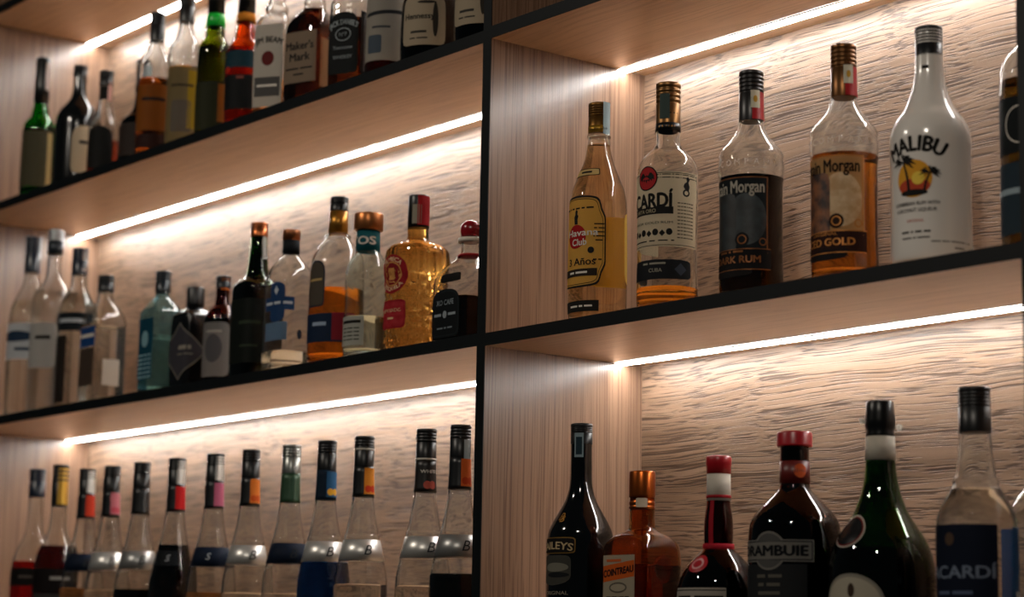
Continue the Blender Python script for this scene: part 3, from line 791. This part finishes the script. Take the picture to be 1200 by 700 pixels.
# dark green herbal
b = simple('herbal_liqueur_bottle', 'dark green bottle with copper cap and long bulging neck', -.7082, .055, Z2TL, [(0, 32), (2, 35), (7, 36), (150, 36), (160, 35), (167, 30), (173, 22), (182, 19), (205, 16.5), (236, 13.8), (262, 13.4)], 262, glass('#1d4a10'), wall=3, sq=.25, sqt=155, sqe=172, liq=(glass('#0a1606', ior=1.36), 158))
c = b.screw_cap(245, 270, 14.6, solid('#a85e34', .3, .85), ridges=2); b.patch('tax_stamp', paper('#b9bdb6', .2), 100, 226, 8, 40, off=.8)
L = b.patch('label', paper('#0c120e', 0), 26, 78, 86, 110, 'rect', .4); b.fine((6,), paper('#2c3628', 0), 40, 92, 12, parent=L, bold=.02); b.fine((7,), paper('#2c3628', 0), 40, 52, 8, parent=L)
# clear with blue crest
b = simple('tequila_bottle', 'clear silver tequila bottle with blue crest label and small copper cap', -.6051, .055, Z2TL, [(0, 32), (2, 34.5), (7, 35.5), (120, 35.5), (158, 35), (174, 31), (188, 22), (196, 16), (202, 14), (236, 13.5)], 236, clear, sq=.3, sqt=150, sqe=190, liq=(vod, 34))
c = b.lathe('cap', solid('#8a5434', .35, .8), [(224, 13), (224, 14.8), (240, 14.8), (242, 14), (242.5, 10)]); b.lathe('neck_label', paper('#15181c', .02), [(202, 14.4), (202, 14.8), (224, 14.2), (224, 13.8)])
bc = paper('#1d3a62', .15)
L = b.patch('label', bc, 24, 112, 58, 22, 'rect', .4); b.patch('crest', bc, 24, 128, 30, 40, 'arch', .36, parent=L); b.patch('crest', bc, 24, 96, 30, 30, 'shield', .38, parent=L)
b.fine((4, 3, 3), paper('#b4bcc4', 0), 24, 113, 9, off=.7, parent=L, bold=.02, width=52); b.patch('crest_print', paper('#b4bcc4', 0), 24, 134, 10, 15, 'diamond', .6, parent=L)
b.patch('foot_label', paper('#5c7690', .25), 18, 66, 46, 30, 'rect', .4); b.patch('bird_print', paper('#1c2430', 0), 88, 62, 9, 16, 'oval', .45)
# large clear whisky with orange liquid
b = simple('whisky_bottle', 'large round-shouldered clear bottle half full of orange spirit, gold neck', -.4647, .055, Z2TL, [(0, 39), (2, 42), (7, 43.6), (140, 43.6), (162, 43), (178, 39), (192, 31), (202, 23.5), (207, 20), (209, 21), (212, 21), (214, 16.5), (220, 14.6), (268, 13.6)], 268, clear, liq=(glass('#d9801e', ior=1.36), 122))
c = b.screw_cap(252, 276, 14.6, black_cap, ridges=3); nk = b.lathe('neck_label', solid('#a9752c', .35, .8), [(216, 15.6), (216, 16), (252, 14.9), (252, 14.4)])
b.text('8', paper('#d8b878', 0), 58, 236, 16, off=1.4, parent=nk, bold=.03)
L = b.patch('label', paper('#1e2430', .1), 6, 128, 38, 76, 'arch', .4); b.patch('label_face', paper('#4a4238', .1), 6, 128, 34, 70, 'arch', .55, parent=L); b.fine((7,), paper('#a58a58', 0), 6, 134, 8, off=.8, parent=L, width=28)
L = b.patch('foot_label', paper('#16263e', .2), 16, 56, 96, 46, 'rect', .4); b.patch('label_panel', paper('#8c2430', .25), 72, 58, 36, 44, 'rect', .5, parent=L)
b.fine((4,), paper('#8fa0b4', 0), 20, 62, 12, parent=L)
# altos
b = simple('tequila_bottle', 'clear embossed tequila bottle with fat copper stopper and teal neck band', -.371, .05, Z2TL, [(0, 31), (2, 34), (7, 35), (110, 35), (140, 34.5), (154, 30), (166, 23), (174, 18.6), (212, 17.6)], 212, glass('#f2fbf8'), wall=3.2, liq=(glass('#f0f7f2', ior=1.36), 66))
c = b.lathe('stopper', solid('#a8683a', .35, .85), [(206, 17), (206, 22.5), (207, 23.4), (231, 23.4), (233, 22.4), (233.4, 16)])
nk = b.lathe('neck_label', paper('#12525a', .1), [(172, 19.2), (172, 19.6), (205, 18.4), (205, 17.8)]); b.text('ALTOS', white_ink, -18, 188, 18, off=2.6, parent=nk, bold=.03, width=66)
for t, z, s in (('ALTOS', 128, 18), ('TEQUILA', 112, 13)): b.text(t, glass('#ffffff', .05), 26, z, s, off=.9, bold=.03, name='embossed_letter', width=58)
L = b.patch('label', paper('#a9aaa0', .3), 12, 42, 48, 46, 'rect', .4); b.fine((5,), ink, 12, 56, 10, parent=L, bold=.03, width=38)
for i in range(4): b.fine((4, 5, 4), ink, 12, 46 - i * 6, 3.6, parent=L, width=34)
# faceted gold tequila
def facets(phi, z):
    f = 1.0
    if z < 118:
        a = (phi / (2 * math.pi) * 16) % 1; c2 = (z / 26.0) % 1
        d = abs(a - .5) + abs(c2 - .5)
        f = 1.0 + .05 * (abs(d - .5) * 2 - .5)
    elif z < 158:
        f = 1.0 + .014 * math.cos(phi * 28)
    return f
b = simple('tequila_bottle', 'faceted gold tequila bottle with red labels and black-red stopper', -.2508, .06, Z2TL, [(0, 44), (2, 46.5), (7, 48), *[(z, 48) for z in range(10, 118, 3)], (120, 49), (148, 49), (159, 46.5), (165, 40), (168.5, 30), (172, 20), (177, 17), (184, 16.4), (238, 15.6)], 238, glass('#f0b95c'), wall=0, mod=facets, seg=112)
b.body.data.polygons.foreach_set('use_smooth', [False] * len(b.body.data.polygons))
c = b.lathe('stopper', black_cap, [(194, 15.4), (194, 16.8), (243, 16.4), (245, 15.4), (245.4, 12)])
b.patch('stopper_panel', paper('#a01c22', .05), 92, 220, 24, 46, 'rect', 1.2, parent=c); b.patch('tax_stamp', paper('#8f8878', .05), 44, 214, 14, 30, 'rect', 1.2)
L = b.patch('label', paper('#8e1a22', .15), 4, 116, 58, 60, 'oval', 1.9); b.patch('label_ring', paper('#c58a4a', .1), 4, 116, 38, 38, 'oval', 2.1, parent=L); b.patch('label_ring', paper('#7a161c', .1), 4, 116, 34, 34, 'oval', 2.2, parent=L)
b.text('OLMECA', paper('#d9b48a', 0), 4, 139, 9, off=2.4, parent=L, bold=.03, arc=26, width=44); b.text('TEQUILA', paper('#d9b48a', 0), 4, 93, 8, off=2.4, parent=L, bold=.03, arc=-26, width=44)
b.patch('mask_print', paper('#c58a4a', .1), 4, 116, 14, 18, 'round', 2.4, parent=L)
L = b.patch('foot_label', paper('#8e1a22', .15), 2, 54, 56, 44, 'round', 2.0); b.patch('label_face', paper('#a3262c', .15), 2, 54, 50, 38, 'round', 2.2, parent=L); b.text('REPOSADO', paper('#d9b48a', 0), 2, 60, 7, off=2.5, parent=L, width=42); b.fine((4,), paper('#d9b48a', 0), 2, 48, 6, off=2.5, parent=L)
# squat coffee tequila with ball stopper
b = simple('coffee_tequila_bottle', 'squat bottle with round red-black stopper and dark coffee liquid, by the centre divider', -.1191, .062, Z2TL, [(0, 41), (2, 43), (7, 44), (80, 44), (98, 43), (110, 37), (122, 27), (131, 18.5), (136, 15), (160, 14)], 160, glass('#fbfcfa'), wall=3, sq=.5, sqt=96, sqe=126, liq=(glass('#140a06', ior=1.36), 66))
c = b.lathe('ball_stopper', solid('#7a1018', .2), [(160, 8), (161, 12), (166, 15), (173, 16.2), (180, 14.6), (185, 10), (187, 5)], raw=False)
b.lathe('collar', solid('#c3bcae', .4), [(153, 14), (153, 18.4), (156, 19.4), (159.5, 18.8), (160, 14)])
b.lathe('ribbon', paper('#94161e', .1), [(131, 18.8), (131, 20.4), (135, 17.6), (135, 15)])
L = b.patch('label', paper('#0c1114', .0), 0, 42, 66, 72, 'arch', .45, flat=44); b.patch('label_face', paper('#1b2528', .0), 0, 42, 62, 67, 'arch', .6, parent=L, flat=44); b.patch('label_face', paper('#0c1114', .0), 0, 42, 60, 65, 'arch', .7, parent=L, flat=44)
b.text('XO CAFE', paper('#8a949a', 0), 0, 58, 11, off=1.0, parent=L, flat=44, bold=.02, width=40); b.patch('bee_print', paper('#8a949a', 0), 0, 40, 9, 11, 'oval', .95, parent=L, flat=44)
b.fine((1, 1), paper('#8a949a', 0), 0, 40, 8, off=.95, parent=L, flat=44, width=50); b.fine((5, 2, 4), paper('#6a747a', 0), 0, 20, 5, off=1.0, parent=L, flat=44)
b.patch('shoulder_label', paper('#11100f', 0), 12, 94, 44, 13, 'round', .8, flat=44)

# ------------------------------------------------------------------ left bay, top shelf (left to right)
DS = Z1T
def neck(H, rn, body, shz, base=0):
    """common bottle outline: straight body, round shoulder, tapering neck"""
    return [(0, body - 4), (2, body - 1), (7, body), (shz - 30, body), (shz - 8, body * .985), (shz + 4, body * .86), (shz + 16, body * .6), (shz + 28, rn * 1.3), (shz + 44, rn * 1.08), (H, rn)]
b = simple('whiskey_bottle', 'green whiskey bottle with dark neck, leftmost on the top shelf', -1.5769, .05, DS, neck(296, 13.5, 34, 158), 294, glass('#1fae34'), wall=2.6, liq=(glass('#5fae20', ior=1.36), 150))
b.lathe('capsule', solid('#0a0d0d', .35), [(205, 15.6), (205, 16), (240, 14.8), (296, 14.6), (299, 13), (299, 8)]); b.patch('tax_stamp', paper('#c9b8b0', .2), 110, 252, 9, 70, off=1.6)
L = b.patch('label', paper('#4a4634', .2), 40, 80, 90, 116, 'rect', .35); b.patch('label_edge', paper('#b09a6a', .2), 104, 80, 12, 112, 'rect', .5, parent=L)
b = simple('whiskey_bottle', 'broad black bottle with torn cream label, second from the left on the top shelf', -1.4151, .055, DS, [(0, 40), (3, 43), (8, 44), (110, 44), (138, 43), (156, 36), (172, 24), (184, 16), (196, 13.5), (246, 12.5)], 246, solid('#0a0b0b', .15, spec=.6), wall=0)
b.screw_cap(226, 250, 13.6, black_cap, ridges=3)
L = b.patch('label', paper('#a8977e', .0), 84, 70, 52, 96, 'arch', .4); b.fine((3,), ink, 84, 84, 14, parent=L)
b = simple('whiskey_bottle', 'small clear bottle of red-amber spirit with black label, third from the left', -1.2915, .05, DS, neck(208, 12, 30, 104), 206, clear, liq=(glass('#c0421a', ior=1.36), 70))
c = b.screw_cap(182, 212, 13.4, black_cap, ridges=3); b.patch('neck_label', paper('#15130f', 0), 50, 166, 26, 26, 'rect', .6); b.patch('tax_stamp', paper('#d4a49c', .2), 100, 170, 9, 40, off=1.4)
b.patch('label', paper('#131312', 0), 44, 54, 56, 84, 'arch', .35)
b = simple('whiskey_bottle', 'dark brown bottle with long black neck and round grey tag, on the top shelf', -1.1847, .072, DS, neck(212, 12, 40, 92), 210, glass('#2c1206'), wall=2.6, liq=(glass('#200c04', ior=1.36), 90))
c = b.screw_cap(150, 216, 13.2, black_cap); b.patch('neck_tag', paper('#8a979c', .1), 92, 190, 26, 32, 'oval', 2.4)
b.patch('label', paper('#2c2420', 0), 40, 52, 80, 64, 'rect', .35)
b = simple('whiskey_bottle', 'amber whiskey bottle with clear shoulder and gold-brown label, before the dark brown bottle', -1.0857, .045, DS, [(0, 27), (2, 30), (7, 31), (150, 31), (160, 32), (166, 31), (182, 30), (194, 25), (206, 18), (222, 13.6), (280, 12.6)], 278, clear, liq=(glass('#c46a18', ior=1.36), 150))
b.screw_cap(226, 282, 13.6, black_cap)
L = b.patch('label', paper('#8a4e18', .35), 40, 92, 90, 88, 'rect', .35); b.fine((7,), ink, 58, 108, 13, parent=L, bold=.02, width=46); b.patch('foot_label', paper('#2a1410', .05), 46, 28, 86, 26, 'rect', .35)
b = simple('whisky_bottle', 'clear ribbed-shoulder bottle with tall tan and yellow-green label', -.9936, .055, DS, [(0, 26), (2, 29), (7, 30), (158, 30), (170, 31), (176, 30), (182, 31), (188, 30), (198, 28), (212, 20), (226, 14.5), (296, 13)], 294, clear, liq=(glass('#d8a02a', ior=1.36), 156))
b.screw_cap(244, 300, 14, black_cap)
L = b.patch('label', paper('#7a6a48', .35), 40, 82, 84, 142, 'rect', .35); b.patch('label_side', paper('#a88a1e', .45), 92, 92, 18, 110, 'rect', .5, parent=L); b.fine((8,), paper('#3a3122', 0), 54, 118, 10, parent=L, width=44); b.patch('label_print', paper('#5c5348', .1), 54, 60, 40, 60, 'round', .5, parent=L)
b = simple('whisky_bottle', 'olive green whisky bottle with bright green capsule foot on its neck', -.8781, .05, DS, neck(298, 13.5, 30, 172), 296, glass('#8f9a28'), liq=(glass('#8a8c1c', ior=1.36), 170))
b.lathe('capsule', solid('#0a0c0b', .35), [(232, 15), (232, 15.4), (298, 14.4), (301, 12.5)]); b.lathe('capsule_foot', solid('#19b23a', .3), [(208, 16.6), (208, 17.6), (222, 17.2), (231, 16), (232, 15)])
L = b.patch('label', paper('#2a2c1a', .15), 40, 56, 84, 88, 'rect', .35); b.patch('label_glow', paper('#b0682a', .5), 92, 62, 16, 70, 'rect', .45, parent=L)
b = simple('whiskey_bottle', 'red-amber bottle with teal upper label and black lower label, orange neck band', -.7803, .055, DS, neck(300, 13.5, 32, 148), 298, glass('#d9782e'), liq=(glass('#cc6424', ior=1.36), 146))
b.lathe('capsule', solid('#0b0b0c', .35), [(212, 15), (212, 15.6), (300, 14.2), (303, 12)]); b.lathe('neck_band', paper('#d98a2c', .3), [(196, 17), (196, 17.8), (211, 16), (211, 15.2)])
b.patch('label', paper('#16323c', .05), 34, 122, 74, 30, 'round', .35); L = b.patch('foot_label', paper('#0d0f10', 0), 34, 62, 78, 62, 'rect', .35); b.patch('emblem', paper('#c0301c', .2), -8, 104, 16, 12, 'oval', .4)
b.fine((3,), paper('#8a4a40', 0), 46, 88, 8, parent=L)
b = simple('bourbon_bottle', 'square clear bourbon bottle with white label and red seal', -.6704, .05, DS, [(0, 26), (2, 29), (7, 30), (152, 30), (164, 28.5), (176, 24), (184, 18), (190, 20), (196, 19), (204, 14.5), (294, 13)], 292, clear, sq=.55, sqt=160, sqe=182, liq=(glass('#d9a06a', ior=1.36), 60), rot=34)
b.lathe('capsule', black_cap, [(226, 14.4), (226, 15.2), (296, 14.2), (299, 12)])
L = b.patch('label', paper('#b9b2a6', .25), 0, 86, 56, 146, 'rect', .4, flat=30); b.text('JIM BEAM', ink, 0, 130, 15, parent=L, flat=30, bold=.04, width=50, arc=60); b.patch('seal_print', paper('#5a1a18', .05), 0, 98, 22, 26, 'oval', .55, parent=L, flat=30)
b.patch('label_panel', paper('#4c4a48', .1), 0, 48, 46, 34, 'rect', .55, parent=L, flat=30); b.fine((8,), white_ink, 0, 50, 8, off=.8, parent=L, flat=30)
b.patch('side_label', paper('#b9b2a6', .25), 90, 86, 54, 146, 'rect', .4, flat=30)
b = simple('bourbon_bottle', 'brown-filled square bottle with dripping red wax neck and cream label', -.5577, .055, DS, [(0, 34), (2, 37), (7, 38.5), (118, 38.5), (138, 37), (152, 30), (164, 21), (174, 17.5), (178, 19), (182, 17), (290, 14.5)], 288, clear, sq=.4, sqt=130, sqe=165, liq=(glass('#4a1c0c', ior=1.36), 166), rot=20)
b.lathe('wax_neck', solid('#7a1018', .25, spec=.7), [(226, 16.5), (224, 17.6), (250, 17), (290, 16), (294, 14)])
for ph, z, l in ((30, 214, 30), (62, 218, 20), (98, 208, 42), (140, 216, 24)): b.patch('wax_drip', solid('#7a1018', .25, spec=.7), ph, z, 5, l, 'oval', 1.0)
L = b.patch('label', paper('#7c6a58', .15), 0, 76, 70, 88, 'rect', .4, flat=38.5); b.text("Maker's", ink, 0, 96, 19, parent=L, flat=38.5, bold=.03, width=56); b.text('Mark', ink, 2, 76, 19, parent=L, flat=38.5, bold=.03, width=40)
b.fine((8, 7), ink, 0, 56, 6, parent=L, flat=38.5, width=54); b.fine((6,), ink, 0, 46, 6, parent=L, flat=38.5)
b.patch('side_label', paper('#94704e', .3), 90, 66, 62, 84, 'rect', .4, flat=38.5)
b = simple('whiskey_bottle', 'square black-labelled whiskey bottle with clear faceted shoulder', -.4335, .05, DS, [(0, 27), (2, 30), (7, 31), (118, 31), (134, 30.5), (146, 29.5), (156, 24), (164, 19), (186, 16), (296, 13.5)], 294, clear, sq=.62, sqt=140, sqe=164, liq=(glass('#7a3a10', ior=1.36), 116), rot=26)
b.screw_cap(240, 300, 14.6, black_cap)
jb = paper('#070b0c', .0); jw = paper('#9aa2a4', 0)
L = b.patch('label', jb, 0, 74, 58, 104, 'arch', .4, flat=31); b.text("JACK DANIEL'S", jw, 0, 108, 12, parent=L, flat=31, bold=.03, width=54, arc=45)
b.patch('label_oval', jw, 0, 88, 28, 22, 'oval', .5, parent=L, flat=31); b.patch('label_oval', jb, 0, 88, 25.5, 19.5, 'oval', .6, parent=L, flat=31); b.text('Nº7', jw, 0, 88, 8.5, off=.9, parent=L, flat=31, bold=.02)
for t, z, s in (('Tennessee', 66, 8), ('WHISKEY', 50, 8)): b.text(t, jw, 0, z, s, parent=L, flat=31, bold=.02)
L = b.patch('side_label', jb, 90, 74, 56, 104, 'rect', .4, flat=31); b.patch('border', jw, 62, 74, .8, 96, 'rect', .5, parent=L)
b = simple('whiskey_bottle', 'amber bottle with full grey-white label beside the square black-labelled bottle', -.3471, .055, DS, neck(296, 13.5, 31, 142), 294, glass('#b05c1c'), liq=(glass('#8a3e10', ior=1.36), 140))
b.screw_cap(240, 300, 14, black_cap)
L = b.patch('label', paper('#8a847a', .1), 44, 80, 92, 106, 'rect', .4); b.fine((8,), paper('#1c1e22', 0), 46, 106, 13, parent=L, bold=.03, width=66, slant=.08); b.fine((7,), paper('#3a3c40', 0), 40, 82, 8, parent=L); b.patch('label_print', paper('#3c4650', 0), 20, 54, 26, 30, 'round', .6, parent=L)
def cognac(X, Y, label, phi):
    b = simple('cognac_bottle', label, X, Y, DS, [(0, 38), (3, 42), (8, 44), (84, 44), (104, 42), (124, 35), (148, 26), (176, 19), (206, 15), (290, 13.5)], 288, glass('#2a0c04'), wall=2.8, liq=(glass('#1c0803', ior=1.36), 150))
    b.lathe('capsule', solid('#1a1410', .35, .3), [(216, 15.4), (216, 16), (290, 14.6), (293, 12)])
    L = b.patch('label', paper('#9a8c76', .12), phi, 64, 74, 78, 'round', .4)
    b.patch('label_vine', paper('#28241e', 0), phi + 26, 66, 9, 56, 'oval', .55, parent=L); b.patch('label_vine', paper('#28241e', 0), phi + 8, 94, 30, 5, 'oval', .55, parent=L)
    b.text('Hennessy', paper('#1c1a18', 0), phi - 8, 70, 13, parent=L, bold=.03, width=50); b.fine((6,), paper('#2c2a26', 0), phi - 8, 46, 8, parent=L); b.fine((4, 7), paper('#2c2a26', 0), phi - 8, 36, 4.5, parent=L)
    return b
cognac(-.2358, .06, 'dark cognac bottle with cream vine-bordered label, second from the centre divider', 40)
cognac(-.0895, .055, 'dark cognac bottle cut off by the centre divider on the top shelf', 24)

# ------------------------------------------------------------------ left bay, lowest shelf: slim liqueur bottles
def ribs(P):
    """add shallow horizontal ribs to the outline between given heights"""
    out = []
    for i, (z, r) in enumerate(P): out.append((z, r))
    return out
_cp = [(0, 38), (2, 40.5), (7, 41.5), (70, 41.5), (96, 41.2), (106, 40.6), (118, 39), (134, 35.6), (154, 31), (172, 26.8), (190, 23), (210, 19.4), (232, 16.8), (250, 15.6), (320, 14.4)]
_base = Shape(_cp, n=8)
RP = [p for p in _cp if p[0] < 108]
z = 110.0
while z < 134: RP += [(z, _base.r(z) + .8), (z + 1.9, _base.r(z + 1.9) - .6)]; z += 3.8
RP += [(136, _base.r(136)), (168, _base.r(168))]
z = 176.0
while z < 228: RP += [(z, _base.r(z) + .7), (z + 1.9, _base.r(z + 1.9) - .5)]; z += 3.8
RP += [(232, 16.8), (250, 15.6), (320, 14.4)]
LQ = Shape(RP, n=5)
GR = 'slim ribbed liqueur bottles in a row on the lowest left shelf'
def liqueur(X, Y, label, liq, level, cap, lab, lab2, band, fruit=None, words=None, script='B'):
    b = Bottle('liqueur_bottle', label, 'bottle', X, Y, Z3T, LQ, 318, glass('#f8fbfb'), wall=2.4, liquid=(liq, level) if liq else None, group=GR)
    c = b.screw_cap(281, 328, 15.2, cap[0], ridges=4)
    if cap[1]: b.patch('cap_side_patch', cap[1], 104, 304, 22, 44, 'rect', .9, parent=c)  # silvery sheen on one side of the cap, painted as a pale patch
    nk = b.lathe('neck_label', lab, [(234, _base.r(234) + .3)] + [(q, _base.r(q) + .6) for q in (234, 240, 247, 254, 262, 272, 281)] + [(281, 15)])
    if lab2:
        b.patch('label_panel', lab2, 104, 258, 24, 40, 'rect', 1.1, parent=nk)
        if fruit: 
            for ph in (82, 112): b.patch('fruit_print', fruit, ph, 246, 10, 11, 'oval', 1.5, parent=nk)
    if words: b.text(words, white_ink, 76, 264, 7, off=1.7, parent=nk, bold=.02, width=26)
    if band:
        L = b.lathe('band_label', band, [(136, _base.r(136) + .3), (136, _base.r(136) + .6), (152, _base.r(152) + .6), (168, _base.r(168) + .6), (168, _base.r(168) + .3)])
        if script.strip(): b.text(script, paper('#22262a', 0), 74, 152, 22, off=1.2, parent=L, shear=.35)
    return b
silver = solid('#cfcdc8', .36, .65)
silver2 = solid('#9a9a98', .36, .65)
navyband = paper('#0f1a2c', 0)
bk = (black_cap, None)
blackliq = glass('#0a0604', ior=1.36); tan = glass('#c89a68', ior=1.36); clr = glass('#f0ece4', ior=1.36)
nlab = solid('#0d0f11', .35)
XS = [(-1.265, '#e4582c', 'red'), ]
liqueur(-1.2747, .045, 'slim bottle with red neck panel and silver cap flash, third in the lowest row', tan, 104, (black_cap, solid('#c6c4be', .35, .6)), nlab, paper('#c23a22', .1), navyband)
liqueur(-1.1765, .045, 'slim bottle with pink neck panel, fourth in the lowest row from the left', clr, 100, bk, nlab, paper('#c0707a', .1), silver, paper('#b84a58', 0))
liqueur(-1.0632, .045, 'slim bottle with black neck, white neck fleck and black contents', blackliq, 100, bk, nlab, None, silver2)
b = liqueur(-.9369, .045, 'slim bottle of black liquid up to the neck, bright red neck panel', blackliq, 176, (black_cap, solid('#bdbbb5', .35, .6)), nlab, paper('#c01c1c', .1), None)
b.patch('band_label', paper('#101418', 0), 30, 152, 50, 26, 'rect', .5); b.text('S', paper('#b8bcc0', 0), 44, 152, 16, off=.9, shear=.3)
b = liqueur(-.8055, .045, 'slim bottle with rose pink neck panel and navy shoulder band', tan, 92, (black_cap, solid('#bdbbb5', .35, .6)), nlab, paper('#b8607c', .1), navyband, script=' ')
b.text('S', paper('#b8bcc0', 0), 50, 152, 16, off=1.4, shear=.3)
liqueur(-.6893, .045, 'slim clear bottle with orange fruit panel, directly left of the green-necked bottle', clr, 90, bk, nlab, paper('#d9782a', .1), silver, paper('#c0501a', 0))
liqueur(-.5648, .045, 'slim clear bottle with silver-green neck and navy shoulder band', clr, 88, (solid('#8d908c', .34, .85), None), solid('#2c4a34', .4, .3), None, navyband)
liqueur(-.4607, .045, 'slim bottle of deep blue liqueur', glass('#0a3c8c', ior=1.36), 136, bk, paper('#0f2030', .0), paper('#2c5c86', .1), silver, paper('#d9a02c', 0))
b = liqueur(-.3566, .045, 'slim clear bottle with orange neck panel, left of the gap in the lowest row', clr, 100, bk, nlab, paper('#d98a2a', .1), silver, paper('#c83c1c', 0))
b.lathe('cap_ring', solid('#b9b4a8', .4), [(306, 15.2), (306, 15.9), (309, 15.9), (309, 15.2)])
b = liqueur(-.195, .045, 'slim clear bottle with dark peach neck label, right of the gap in the lowest row', clr, 96, bk, solid('#14100e', .4), None, silver, None, words='WHITE')
b.lathe('cap_ring', solid('#b9b4a8', .4), [(281, 15.4), (281, 16.2), (284, 16.2), (284, 15.4)])
for ph in (64, 92): b.patch('fruit_print', paper('#b8584a', .05), ph, 244, 11, 12, 'oval', 1.2)
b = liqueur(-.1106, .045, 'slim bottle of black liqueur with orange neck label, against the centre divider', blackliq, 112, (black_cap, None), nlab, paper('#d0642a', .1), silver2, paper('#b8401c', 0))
b.patch('tax_stamp', paper('#a9bcc4', .1), 92, 292, 10, 28, 'rect', 1.2)
# two red liqueurs at the left end of that row
RS = [(0, 38), (2, 41), (7, 42), (120, 42), (150, 41), (176, 36), (196, 26), (214, 19), (236, 16.2), (336, 14.4)]
redg = glass('#c0140e', ior=1.36)
b = simple('red_liqueur_bottle', 'bottle of bright red liqueur with navy cap, leftmost in the lowest row', -1.4852, .045, Z3T, RS, 334, clear, liq=(redg, 158))
b.screw_cap(284, 339, 16, navy_cap); L = b.patch('label', paper('#14100f', 0), 44, 128, 110, 34, 'rect', .4); b.fine((9,), paper('#5a504a', 0), 60, 128, 10, parent=L)
b = simple('red_liqueur_bottle', 'bottle of dark wine-red liqueur with gold-flashed cap, second in the lowest row', -1.3862, .045, Z3T, RS, 334, clear, liq=(glass('#4c0a0e', ior=1.36), 186))
c = b.screw_cap(262, 342, 15.4, black_cap); b.patch('cap_side_patch', solid('#c69a3c', .35, .7), 92, 300, 24, 70, 'rect', .9, parent=c)
L = b.patch('label', paper('#120c0c', 0), 40, 120, 110, 44, 'rect', .4); b.fine((5,), paper('#9a9690', 0), 74, 124, 13, parent=L, bold=.02); b.patch('foot_label', paper('#3a3634', .1), 40, 60, 60, 70, 'rect', .4)
